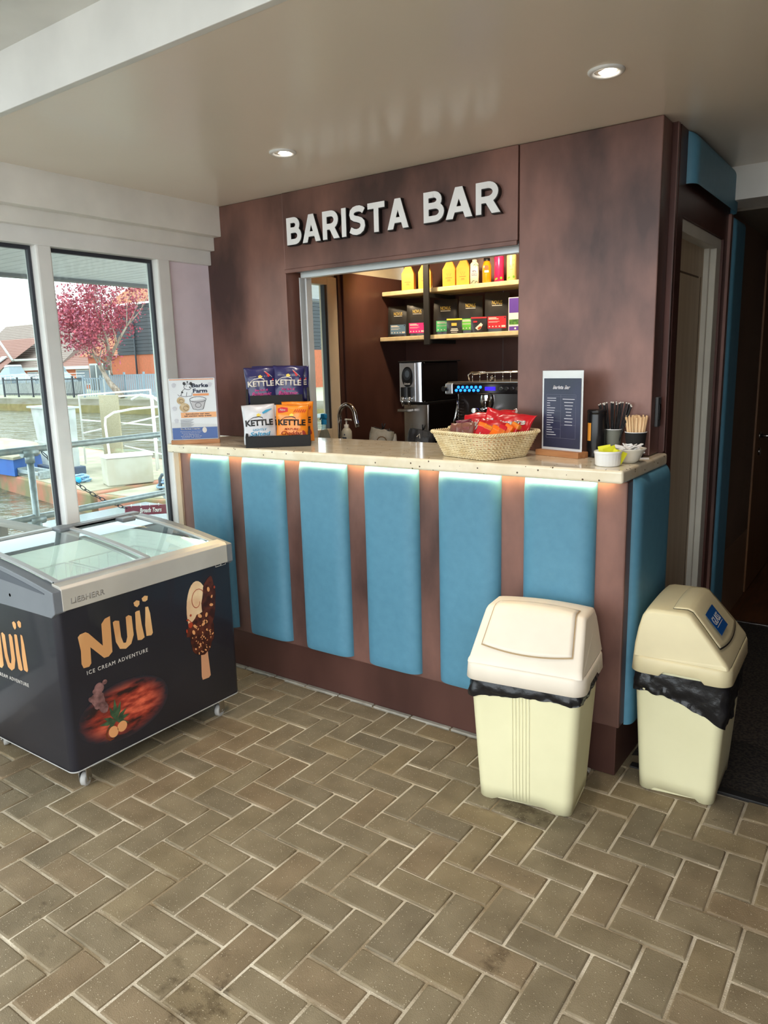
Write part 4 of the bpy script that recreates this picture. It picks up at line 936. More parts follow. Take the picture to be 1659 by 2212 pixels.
# ---- canister, cups, straws, stirrers
cn = thing('canister', 'tall black cylindrical canister with an orange label beside the menu', 'container', (-.958, 2.715, TOP), radians(15))
b = MB(); b.lathe([(.0335, 0), (.0345, .004), (.0345, .158), (.0335, .162), (.0350, .163), (.0350, .172), (.031, .176), (.001, .1765)], n=40, cap0=True); b.done('tin', mat('black_gloss', (24, 24, 26), .25), cn)
b = MB(); b.loft([[(.0349 * cos(a), .0349 * sin(a), z) for a in [radians(-150 + 6 * i) for i in range(6)]] for z in (.062, .128)], False, False, close=False); b.done('orange_label', mat('orange_label', (240, 160, 60), .5), cn)
def cup(name, lab, x, y, r0, r1, h, m, ribbed=False):
    t = thing(name, lab, 'cup', (x, y, TOP)); n = 96; b = MB(); prof = [(r0, 0), (r0 + (r1 - r0) * .5, h * .5), (r1, h)]
    rings = [[((r + (.0007 if (ribbed and i % 2) else 0)) * cos(2 * pi * i / n), (r + (.0007 if (ribbed and i % 2) else 0)) * sin(2 * pi * i / n), z) for i in range(n)] for r, z in prof]
    b.loft(rings, True, False, smooth=not ribbed); b.done('cup_wall', m, t)
    b = MB(); b.lathe([(r0 + (r1 - r0) * .4 - .0015, h * .4), (r1 - .0014, h), (r1 + .0022, h + .0006), (r1 + .0022, h + .0028), (r1 - .0008, h + .0026)], n=48); b.done('rolled_rim', PAPER, t); return t
GC = cup('paper_cup', 'plain grey paper cup holding black straws', -.906, 2.755, .022, .031, .100, mat('grey_card', (112, 114, 104), .6))
RC = cup('paper_cup', 'black ribbed paper cup holding wooden stirrers', -.822, 2.748, .027, .0375, .092, mat('black_card', (28, 26, 26), .7), True)
STRAW = mat('black_straw', (24, 24, 26), .4); TIP = mat('straw_end', (220, 214, 206), .6)
rn = random.Random(11)
sp = MB(); sp.tube([(0, 0, 0), (0, 0, .19)], .0029, 8, cap=False); proto = sp.done('straw_tube', STRAW)
lab_s = 'thin black paper straw standing in the grey cup'
g0 = None
for k in range(20):
    a = 2 * pi * k / 20 + rn.uniform(-.1, .1); lean = rn.uniform(.10, .40); 
    if k % 5 == 0: lean *= .3
    r_ = .012
    base = Vector((-.906 + r_ * cos(a) * .6, 2.755 + r_ * sin(a) * .6, TOP + .012))
    dirv = Vector((sin(lean) * cos(a), sin(lean) * sin(a) * .6, cos(lean)))
    if dirv.y > .12: dirv.y = .12
    if k == 0:
        g0 = tag(proto, lab_s, 'straw', 'black straws in the grey cup'); proto.name = 'drinking_straw'; o = proto
        e = MB(); e.lathe([(.0014, .1902), (.0030, .1904), (.0030, .186)], n=10); e.done('straw_end', TIP, proto)
    else: o = copy_tree(g0)
    o.rotation_euler = Vector((0, 0, 1)).rotation_difference(dirv.normalized()).to_euler(); o.location = base - dirv * .0
sb = MB(); sb.box(-.0030, .0030, -.0007, .0007, 0, .142, .0006); st0 = sb.done('wooden_stirrer', mat('birch', (236, 202, 156), .6, 0, (214, 172, 122), 14, 4, stretch=(6, 6, 1)))
tag(st0, 'flat wooden stirrer standing in the black ribbed cup', 'stirrer', 'wooden stirrers in the ribbed cup')
k = 0
for ring_, cnt in ((.0, 1), (.011, 6), (.020, 11), (.0275, 16)):
    for i in range(cnt):
        a = 2 * pi * i / cnt + ring_ * 40; o = st0 if k == 0 else st0.copy()
        if k: COL.objects.link(o)
        lean = ring_ * 5.2
        o.location = (-.822 + ring_ * .62 * cos(a), 2.748 + ring_ * .62 * sin(a), TOP + .010 + rn.uniform(-.003, .004))
        o.rotation_euler = Matrix.Rotation(lean, 3, Vector((-sin(a), cos(a), 0))).to_euler(); o.rotation_euler.rotate_axis('Z', rn.uniform(-.7, .7)); k += 1
# ---- ramekin with yellow packets, bowl with white ones
rm = thing('ramekin', 'white fluted ramekin with yellow sweetener packets at the bar corner', 'bowl', (-.838, 2.496, TOP))
b = MB(); n = 96
def fl(r, z, f): return [((r + f * (.0008 * abs(sin(24 * pi * i / n)))) * cos(2 * pi * i / n), (r + f * (.0008 * abs(sin(24 * pi * i / n)))) * sin(2 * pi * i / n), z) for i in range(n)]
b.loft([fl(.0375, 0, 0), fl(.0405, .003, 0), fl(.0415, .006, 1), fl(.0440, .038, 1), fl(.0455, .042, 0), fl(.0470, .044, 0), fl(.0470, .050, 0), fl(.0455, .052, 0), fl(.0435, .051, 0), fl(.0400, .006, 0)], True, True)
b.done('ramekin_wall', mat('white_china', (238, 238, 236), .15, coat=.5), rm)
YP = mat('yellow_packet', (226, 226, 40), .5, 0, (214, 206, 30), 10)
for k, (x, y, z, rx, ry, rz) in enumerate([(-.012, .018, .022, -.25, -.2, .3), (.004, .004, .016, -.1, .25, -.4), (.014, .006, .022, .15, -.35, .5), (-.022, .012, .012, -.5, -.3, .1), (.022, .012, .010, .3, .4, .6)]):
    b = MB(); b.grid(7, 5, lambda u, v: (.042 * (u - .5), .0014 * sin(pi * u) * sin(pi * v), .046 * v)); b.grid(7, 5, lambda u, v: (.042 * (u - .5), -.0014 * sin(pi * u) * sin(pi * v), .046 * v), flip=True)
    o = b.done('sweetener_packet', YP); o.location = (-.838 + x, 2.496 + y, TOP + z); o.rotation_euler = (rx, ry, rz); tag(o, 'small yellow sweetener packet standing in the white ramekin', 'packet', 'yellow packets in the ramekin')
bw = thing('china_bowl', 'white flared bowl of white sugar sachets behind the ramekin', 'bowl', (-.800, 2.600, TOP))
b = MB(); b.lathe([(.020, 0), (.026, .001), (.036, .010), (.046, .030), (.056, .046), (.060, .050), (.0585, .0515), (.053, .046), (.043, .030), (.030, .010), (.001, .006)], n=48, cap0=True); b.done('bowl_wall', mat('cream_china', (236, 230, 214), .15, coat=.5), bw)
SP = mat('white_sachet', (240, 238, 236), .6); sa0 = None
for k in range(20):
    if k == 0:
        b = MB(); b.box(-.028, .028, -.010, .010, -.002, .002, .0014); sa0 = b.done('sugar_sachet', SP)
        tag(sa0, 'white paper sugar sachet heaped in the flared bowl', 'sachet', 'sugar sachets in the bowl'); o = sa0
    else: o = sa0.copy(); COL.objects.link(o)
    a = k * 2.4; r_ = .030 * sqrt((k % 10) / 10)
    o.location = (-.800 + r_ * cos(a), 2.600 + r_ * sin(a), TOP + .034 + .020 * (k / 20) + .010 * (1 - r_ / .03)); o.rotation_euler = (rn.uniform(-.5, .5), rn.uniform(-.5, .5), a)
sc = thing('saucer_napkin', 'small white paper folded under the ribbed cup', 'napkin', (-.800, 2.722, TOP), .3)
MB().box(-.035, .035, -.02, .02, 0, .0012).done('paper_fold', PAPER, sc)
# small black switch plate on the wall edge
sw = thing('wall_switch', 'narrow grey and black switch plate on the kiosk wall edge above the bar corner', 'switch', (-.783, 2.865, 1.30))
MB().box(-.002, .010, -.020, .020, -.055, .055, .003).done('switch_plate', mat('grey_plate', (70, 72, 74), .5), sw)
MB().box(.010, .013, -.012, .012, -.030, .030, .002).done('switch_rocker', BLACK, sw)
# ------------------------------------------------------------------ inside the kiosk
SH = mat('pale_stone_shelf', (226, 206, 164), .35, 0, (206, 184, 140), 20, 4)
tag(MB().box(-3.045, -.805, 4.30, 4.598, 1.957, 1.985, .004).done('wall_shelf', SH), 'upper pale shelf lit from above inside the kiosk', 'shelf')
tag(MB().box(-3.05, -.805, 4.27, 4.598, 1.655, 1.683, .004).done('wall_shelf', SH), 'lower pale shelf carrying the black coffee pouches', 'shelf')
hb = thing('shelf_hanger', 'black metal upright with arms carrying both kiosk shelves', 'bracket', (-2.648, 4.24, 1.62))
MB().box(-.021, .021, -.008, .008, 0, .690, .002).done('upright', BLACK_M, hb)
for z in (.022, .318): MB().box(-.012, .012, .008, .355, z - .014, z + .012, .002).done('arm', BLACK_M, hb)
SZ, LZ = 1.985, 1.683
BOTT = mat('orange_carton', (238, 178, 78), .5, 0, (230, 164, 60), 5); SCR = mat('white_cap', (236, 230, 214), .4); BRN = mat('brown_ink', (120, 92, 62), .7)
def carton(x, y, lab):
    t = thing('drink_carton', lab, 'drink', (x, y, SZ), radians(22), 'orange water cartons on the upper shelf')
    a, h = .042, .158
    b = MB(); q = lambda r, z: [(-r, -r, z), (r, -r, z), (r, r, z), (-r, r, z)]
    b.loft([q(a, 0), q(a, .108), q(.019, h), q(.017, h)], smooth=False); b.done('carton_body', BOTT, t, bev=.002)
    b = MB(); b.lathe([(.013, h), (.013, h + .006), (.0155, h + .006), (.0155, h + .024), (.001, h + .024)], n=24); b.done('cap', SCR, t)
    flat('carton_mark', [stroke([(-.014, .082), (-.008, .062), (0, .082), (.008, .062), (.014, .082)], [.0012] * 5)], BRN, t, FY, a)
    flat('carton_lettering', [rct(-.022, .052, .020, .0545), rct(-.010, .040, .010, .042), rct(-.012, .034, .012, .0355)], BRN, t, FY, a)
    flat('barcode', [rct(-.012 + .003 * i, .004, -.0105 + .003 * i, .024) for i in range(7)], PAPER, t, lambda x, y, z: (z, x + .014, y), a)
    return t
c0 = carton(-2.868, 4.37, 'orange gable-topped carton with white cap at the left end of the upper shelf')
copy_tree(c0, (-2.736, 4.37, SZ), radians(24), 'orange gable-topped carton partly hidden by the black shelf upright')
copy_tree(c0, (-2.547, 4.37, SZ), radians(20), 'orange gable-topped carton just right of the black upright')
copy_tree(c0, (-2.443, 4.37, SZ), radians(18), 'orange gable-topped carton next to the white coconut drink')
t = thing('drink_carton', 'white coconut water carton with palm print on the upper shelf', 'drink', (-2.355, 4.35, SZ), radians(24))
b = MB(); b.loft([rrect(.052, .05, .010, 4, 0), rrect(.054, .052, .010, 4, .06), rrect(.050, .05, .010, 4, .124), rrect(.036, .036, .010, 4, .134)]); b.done('carton_body', mat('milky_white', (232, 226, 206), .4), t)
b = MB(); b.lathe([(.015, .134), (.015, .150), (.001, .150)], n=24); b.done('cap', SCR, t)
text('brand_lettering', 'VITA\nCOCO', 1, mat('violet_ink', (74, 66, 150), .6), t, FY, (0, .052, .0262), width=.036, height=.032, bold=.03)
GI = mat('green_ink', (52, 130, 60), .6)
flat('palm_print', [stroke([(.004, .098), (.010, .108), (.014, .118)], [.002] * 3), stroke([(.014, .114), (.0, .118), (-.008, .110)], [.001, .004, .001]), stroke([(.014, .114), (.022, .116), (.026, .106)], [.001, .004, .001]), stroke([(.014, .114), (.014, .122), (.004, .126)], [.001, .003, .001])], GI, t, FY, .0252)
flat('coconut_print', [stroke([(-.02, .004), (-.006, .022), (.004, .018)], [.003, .004, .002]), stroke([(.004, .004), (.012, .018), (.022, .010)], [.003, .004, .002])], mat('dark_green_ink', (40, 70, 50), .6), t, FY, .0262)
t = thing('juice_bottle', 'clear bottle of orange juice with dark cap on the upper shelf', 'drink', (-2.268, 4.35, SZ), radians(24))
b = MB(); b.lathe([(.022, 0), (.0255, .004), (.0255, .095), (.020, .112), (.015, .122), (.015, .128)], n=32, cap0=True, cap1=True); b.done('bottle', mat('orange_juice', (246, 150, 22), .12, coat=.8), t); t.scale = (1.12, 1.12, 1.08)
b = MB(); b.lathe([(.0175, .124), (.0175, .140), (.001, .140)], n=24); b.done('cap', BLACK, t)
flat('label', [ell(0, .085, .012, .014, 20)], mat('deep_orange_ink', (226, 84, 20), .5), t, FY, .0256); flat('label_band', [rct(-.012, .058, .012, .070)], SCR, t, FY, .0254)
def can(x, lab, m, ink, topm):
    t = thing('tall_can', lab, 'drink', (x, 4.345, SZ), radians(24))
    b = MB(); b.lathe([(.022, 0), (.0262, .006), (.0262, .136), (.021, .145), (.020, .143), (.001, .143)], n=36, cap0=True); b.done('can_body', m, t); t.scale = (1.15, 1.15, 1.08)
    b = MB(); b.lathe([(.0215, .144), (.0222, .1465), (.0205, .147)], n=36); b.done('can_rim', topm, t)
    W = lambda x, y: sqrt(max(0, .0266 ** 2 - x * x))
    text('brand_lettering', 'Blue', 1, ink, t, FY, (0, .100, 0), width=.034, height=.016, shear=.4, rot=.15, warp=W) if False else flat('can_lettering', [stroke([(-.014 + .004 * i, .106 + .008 * ((i % 2) * 2 - 1)) for i in range(8)], [.0014] * 8), stroke([(-.012, .085), (.010, .088)], [.003, .003]), stroke([(-.010, .077), (.010, .080)], [.003, .003]), stroke([(-.008, .060), (.008, .062)], [.002, .002])], ink, t, FY, .0002, warp=W)
    flat('leaf_print', [ell(-.014, .016, .008, .005, 12, .6), ell(.012, .020, .006, .007, 12)], mat('leaf_ink', (120, 180, 60), .6), t, FY, .0003, warp=W)
    return t
can(-2.180, 'pink tall drink can with yellow-green top on the upper shelf', mat('pink_can', (228, 44, 100), .3, .2), mat('dark_pink_ink', (130, 14, 50), .5), mat('lime_rim', (200, 210, 40), .4))
can(-2.095, 'pale yellow tall drink can at the right end of the upper shelf', mat('cream_can', (236, 222, 150), .3, .2), mat('olive_ink', (90, 96, 50), .5), mat('lime_rim', (200, 210, 40), .4))
# coffee pouches
POU = mat('black_foil', (34, 32, 30), .32, 0, (44, 41, 38), 8, 3, coat=.3, bump=.12, bscale=16); POY = mat('olive_foil', (150, 136, 30), .35); GOLI = mat('gold_ink', (214, 180, 70), .45)
def pouch(x, y, lab, lm, w=.125, h=.200, gus=False, base=LZ, seed=0):
    t = thing('coffee_pouch', lab, 'coffee', (x, y, base), radians(24))
    d = .058
    def F_(u, v, s):
        z = h * v; th = d / 2 * (1 - v ** 2.2) ** .8 + .0012; X = w / 2 * (1 - .05 * v + .02 * noise.noise(Vector((v * 5, seed, 1))))
        e = 1 - abs(2 * u - 1) ** 6
        return ((2 * u - 1) * X, -s * (th * (.80 + .20 * e) + .003 * noise.noise(Vector((u * 4, v * 5, seed + s))) * (1 - v)), z)
    b = MB(); b.grid(12, 16, lambda u, v: F_(u, v, 1)); b.grid(12, 16, lambda u, v: F_(u, v, -1), flip=True); b.done('pouch_foil', POU, t)
    b = MB()
    for sx in (0, 1): b.grid(2, 16, lambda u, v: (F_(sx, v, 1 - 2 * u)[0] * (1.0 if True else 1), F_(sx, v, 1 - 2 * u)[1] if u in (0, 1) else 0, h * v))
    b.done('side_gusset', POY if gus else POU, t)
    W = lambda x_, z_: d / 2 * (1 - min(1, z_ / h) ** 2.2) ** .8 + .0034
    text('brand_lettering', 'NOVUS', 1, GOLI, t, FY, (0, h * .70, 0), width=w * .40, height=h * .10, bold=.0, warp=W)
    flat('small_lettering', [rct(-w * .2, h * .665, w * .2, h * .68)], WPR, t, FY, 0, warp=W)
    lb = flat('label', [rct(-w * .37, h * .10, w * .36, h * .40)], lm, t, FY, .0005, warp=lambda x_, z_: W(0, h * .1))
    z1 = d / 2 + .0034 + .0010
    flat('label_heading', [rct(-w * .33, h * .355, -w * .02, h * .375), rct(-w * .33, h * .325, w * .06, h * .345)], WPR, lb, FY, z1)
    flat('label_icons', [rct(-w * .32 + w * .13 * i, h * .135, -w * .27 + w * .13 * i, h * .165) for i in range(4)] + [rct(w * .18, h * .13, w * .33, h * .175)], WPR, lb, FY, z1)
    flat('label_rule', [rct(-w * .33, h * .27, w * .1, h * .278), rct(-w * .33, h * .25, w * .02, h * .258)], WPR, lb, FY, z1)
    flat('label_dot', [ell(w * .31, h * .365, .004, .004, 12)], BLACK, lb, FY, z1); return t
pouch(-2.985, 4.41, 'black coffee pouch with grey-blue label at the left of the lower shelf', mat('slate_label', (92, 124, 152), .5), .146, .212, seed=1)
pouch(-2.828, 4.41, 'black coffee pouch with pink label partly behind the black upright', mat('pink_label', (236, 34, 122), .5), .150, .222, seed=2)
pouch(-2.610, 4.42, 'black coffee pouch with mint green label on the lower shelf', mat('mint_label', (84, 190, 120), .5), .165, .232, seed=3, gus=True)
pouch(-2.421, 4.42, 'black coffee pouch with bright green label on the lower shelf', mat('green_label', (98, 186, 60), .5), .160, .240, seed=4, gus=True)
pouch(-2.230, 4.42, 'black coffee pouch with red label on the lower shelf', mat('red_label', (190, 32, 44), .5), .160, .248, seed=5, gus=True)
def sach(x, y, lab, topm, lm, pic):
    t = thing('tea_pouch', lab, 'tea', (x, y, LZ), radians(24)); w, h = .100, .092
    b = MB(); b.grid(8, 8, lambda u, v: (w * (u - .5), -.010 * sin(pi * u) * (1 - v) - .001, h * v)); b.grid(8, 8, lambda u, v: (w * (u - .5), .010 * sin(pi * u) * (1 - v) + .001, h * v), flip=True); b.done('pouch_foil', POU, t)
    MB().box(-w / 2, w / 2, -.002, .002, h - .004, h + .006, .001).done('coloured_top', topm, t)
    if pic:
        flat('tea_bag_print', [[(-.022, .030), (.014, .062), (.026, .050), (.012, .022), (-.006, .016)]], mat('tea_bag_print', (224, 214, 204), .6), t, FY, .0105)
        flat('tea_print', [ell(.006, .030, .014, .008, 12, .5)], mat('russet_ink', (160, 74, 40), .6), t, FY, .0112); flat('lettering', [rct(-.034, .064, -.010, .074)], lm, t, FY, .008)
    else:
        flat('lettering', [rct(-.018, .052 + 0, .016, .070)], GOLI, t, FY, .008); flat('lettering_white', [rct(-.020, .030, .022, .035), rct(-.024, .020, .026, .026), rct(-.020, .010, .020, .013)], WPR, t, FY, .0105)
    return t
sach(-2.491, 4.325, 'small black tea pouch with a yellow top edge in front of the green-label pouches', mat('yellow_edge', (236, 214, 60), .5), GOLI, False)
sach(-2.312, 4.325, 'small black tea pouch with a red top edge and tea bag picture', mat('red_edge', (190, 40, 50), .5), mat('red_label', (190, 32, 44), .5), True)
t = thing('tea_box', 'purple and white box at the right end of the lower shelf', 'box', (-2.070, 4.40, LZ), radians(8))
MB().box(-.055, .055, -.04, .04, 0, .205, .002).done('carton', mat('white_card', (226, 222, 226), .6), t)
flat('purple_panel', [rct(-.050, .112, .055, .200)], mat('purple_ink', (94, 60, 160), .6), t, FY, .040); flat('purple_band', [rct(-.050, .004, .055, .030)], MATS['purple_ink'], t, FY, .040)
flat('white_dot', [ell(-.01, .017, .006, .006, 12)], PAPER, flat('green_panel', [rct(-.050, .040, .030, .072)], mat('leafy_print', (96, 150, 60), .6, 0, (50, 96, 44), 60, 4), t, FY, .040), FY, .0406)
# worktops behind
WK = mat('kiosk_worktop', (70, 62, 56), .4); CUP = mat('kiosk_cupboard', (58, 44, 40), .5)
b = MB(); b.box(-3.05, -.83, 3.86, 4.598, .87, .90, .003); b.box(-3.05, -2.30, 3.05, 3.86, .87, .90, .003); tag(b.done('back_worktop', WK), 'dark L-shaped worktop behind the bar under the machines', 'worktop')
for k, (a, c) in enumerate(((-3.05, -2.32), (-2.31, -1.58), (-1.57, -.96))):
    t = thing('base_cupboard', ['dark cupboard unit in the back left corner of the kiosk', 'dark cupboard unit under the water boiler and coffee machine', 'dark cupboard unit at the right end of the kiosk back wall'][k], 'cupboard', ((a + c) / 2, 4.24, 0))
    MB().box(-(c - a) / 2, (c - a) / 2, -.33, .35, .0, .869, .003).done('carcass', CUP, t)
    d = MB().box(-(c - a) / 2 + .004, (c - a) / 2 - .004, -.350, -.332, .10, .86, .003).done('door', COPPER_D, t); MB().box(-.06, .06, -.362, -.351, .80, .812, .002).done('handle', STEEL, d)
t = thing('base_cupboard', 'dark cupboard unit under the sink beside the kiosk window', 'cupboard', (-2.68, 3.46, 0)); MB().box(-.37, .36, -.40, .395, 0, .869, .003).done('carcass', CUP, t)
WT2 = .9001
# water boiler
BX, BY = -2.575, 3.93
bo = thing('water_boiler', 'tall chrome-fronted water boiler with black oval badge in the kiosk', 'boiler', (BX, BY, WT2))
DG = mat('smoked_black_side', (24, 20, 20), .12, .3)
MIR = mat('polished_steel', (236, 242, 250), .30, .85)
b = MB(); b.box(-.085, .085, .004, .44, .362, .610, .010, 3); b.done('upper_case', DG, bo)
b = MB(); b.box(-.085, .035, -.006, .03, .365, .607, .004); b.done('front_plate', MIR, bo)
b = MB(); b.loft([[(.035 + .050 * sin(a), .024 - .030 * cos(a), z) for a in [radians(6 * i) for i in range(16)]] for z in (.365, .607)], False, False, close=False); b.done('rounded_chrome_edge', MIR, bo)
MB().box(-.090, .098, -.012, .45, .609, .617, .003).done('top_plate', BLACK, bo)
b = MB(); b.box(-.075, .110, .02, .44, .0, .352, .006); b.done('lower_case', mat('satin_steel', (186, 180, 176), .22, 1), bo)
MB().box(.1105, .116, .02, .44, .0, .352, .002).done('lower_side', DG, bo)
MB().box(-.085, .115, .0, .44, .352, .364, .002).done('shelf_plate', BLACK, bo)
bd = flat('badge', [ell(-.022, .520, .040, .062, 40)], BLACK, bo, FY, .006, ext=.008)
flat('badge_ring', [ell(-.022, .535, .030, .036, 32)], mat('charcoal', (52, 54, 58), .35), bd, FY, .0142, ext=.002); flat('badge_button', [ell(-.020, .538, .017, .022, 28)], mat('slate_grey', (96, 104, 112), .3), bd, FY, .0164, ext=.001)
text('badge_lettering', 'Lincat', 1, WPR, bd, FY, (-.022, .472, .0142), width=.044, height=.013, bold=.03)
for x in (-.046, .004):
    k = MB().box(x - .014, x + .014, -.034, -.014, .392, .458, .003).done('tap_lever', BLACK, bo)
    b = MB(); b.tube([(x, -.006, .388), (x, -.026, .386), (x, -.034, .372), (x, -.034, .340)], [.012, .012, .010, .0075], 14); b.cyl((x, -.026, .38), (x, -.026, .398), .012); b.done('tap_spout', CHROME, k)
MB().box(-.080, .002, -.045, .018, .305, .322, .003).done('drip_tray', STEEL, bo)
# espresso machine
em = thing('espresso_machine', 'chrome espresso machine with blue lit buttons behind the basket', 'coffee machine', (-1.88, 3.90, WT2))
b = MB(); b.box(-.36, .42, .02, .56, .05, .44, .008); b.done('machine_body', mat('machine_dark', (120, 114, 114), .18, .95), em)
pnl = MB().box(-.405, .46, -.035, .03, .418, .478, .006, 3).done('control_panel', mat('mirror_panel', (86, 80, 82), .12, .9), em)
MB().box(-.400, .463, -.030, .10, .478, .488, .003).done('panel_top', STEEL, em); MB().box(-.412, -.360, -.037, .03, .416, .480, .006).done('panel_cheek', MIR, pnl)
BL = mat('blue_button_light', (40, 130, 255), .4, emit=(30, 120, 255), estr=2.2); BV = mat('violet_display', (40, 30, 230), .4, emit=(40, 20, 255), estr=2)
for i in range(12):
    MB().tube([(-.335 + .0145 * i, -.034, .448 + .009 * (i % 2 * 2 - 1)), (-.335 + .0145 * i, -.039, .448 + .009 * (i % 2 * 2 - 1))], .0085, 12).done('lit_button', BL, em)
flat('blue_display', [rct(-.145, .438, -.080, .458)], BV, em, FY, .036, ext=.002)
for i in range(7): MB().tube([(-.045 + .034 * i, -.034, .448), (-.045 + .034 * i, -.042, .448)], .010, 14).done('round_button', CHROME, em)
b = MB(); b.tube([(-.395, -.03, .448), (-.405, -.070, .450)], [.010, .016], 14); b.done('steam_knob', BLACK, em)
for x in (-.16, .10, .33):
    b = MB(); b.lathe([(.040, .41), (.044, .375), (.036, .345), (.030, .335)], c=(x, .02), n=28, cap1=True); g = b.done('group_head', CHROME, em)
    b = MB(); b.lathe([(.036, .338), (.037, .318), (.028, .305)], c=(x, .02), n=28, cap1=True); b.tube([(x, .0, .322), (x, -.06, .325), (x, -.15, .330)], [.008, .011, .014], 12); b.tube([(x - .012, .02, .306), (x - .014, .015, .288)], .005, 8); b.done('filter_holder', CHROME, g)
for x in (-.345, .42):
    b = MB(); b.tube([(x, -.01, .40), (x + .02, -.04, .35), (x + .01, -.05, .28), (x - .01, -.06, .20)], .006, 10); b.done('steam_wand', CHROME, em)
for i in range(14): 
    b = MB(); b.tube([(-.365, .02 - .003 * (i % 2), .38 - .018 * i), (-.335, -.012, .378 - .018 * i)], .003, 6); b.done('spring_rib', CHROME, em)
MB().box(-.37, .43, -.03, .40, .045, .075, .004).done('drip_tray', STEEL, em)
b = MB(); b.box(-.36, .42, .05, .56, .478, .487, .003)
b.done('cup_tray', STEEL, em)
b = MB()
b.tube([(-.32, .10, .487), (-.32, .08, .525), (-.30, .08, .538), (.42, .08, .540), (.42, .50, .540), (-.32, .50, .538), (-.32, .14, .530)], .005, 8)
for i in range(15): x = -.29 + .050 * i; b.tube([(x, .08, .487), (x, .08, .538)], .003, 6)
b.done('cup_rail', CHROME, em)
b = MB(); b.tube([(-.14, .03, .487), (-.13, .02, .512), (-.11, .0, .520)], [.014, .011, .006], 12); b.done('top_valve', CHROME, em)
for sx in (-.33, .38): MB().tube([(sx, .10, 0), (sx, .10, .05)], .018, 14).done('machine_foot', STEEL, em)
MB().box(-.10, .12, .0195, .021, .10, .30).done('splash_plate', MIR, em)
# sink tap, soap, spray bottle and bags
tp = thing('swan_neck_tap', 'chrome swan-neck tap standing behind the bar', 'tap', (-2.775, 3.45, WT2))
pts = [(0, 0, 0), (0, 0, .28)] + [(.060 - .060 * cos(a), 0, .300 + .075 * sin(a)) for a in [radians(12 * i) for i in range(14)]] + [(.128, 0, .268), (.134, 0, .245)]
b = MB(); b.tube(pts, .0125, 18); b.lathe([(.025, 0), (.025, .02), (.016, .028)], n=24); b.done('spout', CHROME, tp)
b = MB(); b.tube([(0, 0, .06), (0, -.05, .075)], .007, 10); b.done('lever', CHROME, tp)
so = thing('soap_pump', 'cream soap bottle with pump top beside the swan-neck tap', 'soap', (-2.700, 3.42, WT2))
b = MB(); b.lathe([(.030, 0), (.031, .01), (.031, .20), (.030, .222), (.020, .238), (.014, .242)], n=32, cap0=True, cap1=True); b.done('bottle', mat('cream_bottle', (214, 206, 184), .4), so)
b = MB(); b.lathe([(.0145, .242), (.0145, .262), (.005, .263), (.005, .285), (.010, .286), (.010, .294), (.001, .296)], n=20); b.tube([(0, 0, .290), (.034, 0, .290), (.038, 0, .285)], .0045, 8); b.done('pump', SCR, so)
flat('label_mark', [ell(.008, .205, .004, .005, 12), rct(-.008, .182, .022, .190), rct(-.004, .172, .020, .176)], INK, so, FY, .0312)
sp = thing('spray_bottle', 'clear spray bottle with bright blue trigger top behind the bar', 'bottle', (-2.870, 3.42, WT2))
b = MB(); b.lathe([(.040, 0), (.042, .01), (.042, .15), (.030, .20), (.016, .235), (.0125, .262)], n=32, cap0=True); b.done('clear_bottle', thin_glass('clear_plastic', (214, 228, 236), 1.4), sp)
BT = mat('bright_blue_plastic', (30, 160, 224), .35)
b = MB(); b.lathe([(.0165, .258), (.0165, .286), (.012, .290)], n=20, cap1=True); b.box(-.018, .020, -.012, .012, .290, .322, .007, 3); b.tube([(-.016, 0, .31), (-.028, -.002, .285)], .004, 8); b.done('trigger_head', BT, sp)
KR = mat('kraft_white_bag', (206, 200, 188), .6, 0, (150, 140, 120), 10, 4, bump=.3, bscale=30); KB = mat('black_bag_film', (30, 29, 30), .35, 0, (52, 52, 54), 10, 3, bump=.3, bscale=26)
def bag(lab, x, y, w, h, m, rz, seed, lean):
    t = thing('coffee_bag', lab, 'coffee', (x, y, WT2), rz, rot=(0, lean, rz)); d = w * .6
    def F_(u, v):
        a = 2 * pi * u; k = 1 - .75 * v ** 3; X = w / 2 * cos(a) * (1 - .1 * v); Y = d / 2 * sin(a) * k
        n_ = noise.noise(Vector((cos(a) * 2.2, sin(a) * 2.2, v * 4 + seed))) * .16
        return (X * (1 + n_), Y * (1 + n_), h * v + .02 * n_ * h / .1)
    b = MB(); b.grid(36, 18, F_, close_u=True); o = b.done('bag_body', m, t)
    b = MB(); b.box(-w * .38, w * .38, -.006, .006, h - .012, h + .004, .002); b.done('fold_clip', BLACK, t)
    b = MB(); b.box(-.014, .014, -.010, .010, h - .022, h + .004, .003); b.tube([(0, -.006, h), (-.006, -.012, h + .035)], .004, 8); b.tube([(0, .006, h), (.006, .012, h + .035)], .004, 8); b.done('bag_clip', BLACK, t)
    return t
b1 = bag('crumpled white coffee bag folded and clipped beside the soap pump', -2.555, 3.50, .15, .235, KR, radians(20), 3, radians(12))
flat('round_stamp', [stroke([(.02 + .028 * cos(.5 * i), .175 + .026 * sin(.5 * i)) for i in range(14)], [.006] * 14)], mat('brown_ink', (120, 92, 62), .7), b1, FY, .052)
bag('small pale clipped bag between the white and the black coffee bags', -2.455, 3.55, .09, .20, KR, radians(25), 6, radians(-8))
b3 = bag('black coffee bag with a metal clip in front of the boiler', -2.330, 3.60, .17, .225, KB, radians(20), 9, radians(10))
flat('bag_label', [rct(-.01, .14, .05, .165)], SCR, b3, FY, .060); flat('bag_mark', [stroke([(-.02, .19), (-.005, .21), (0, .185)], [.004] * 3)], SCR, b3, FY, .056)
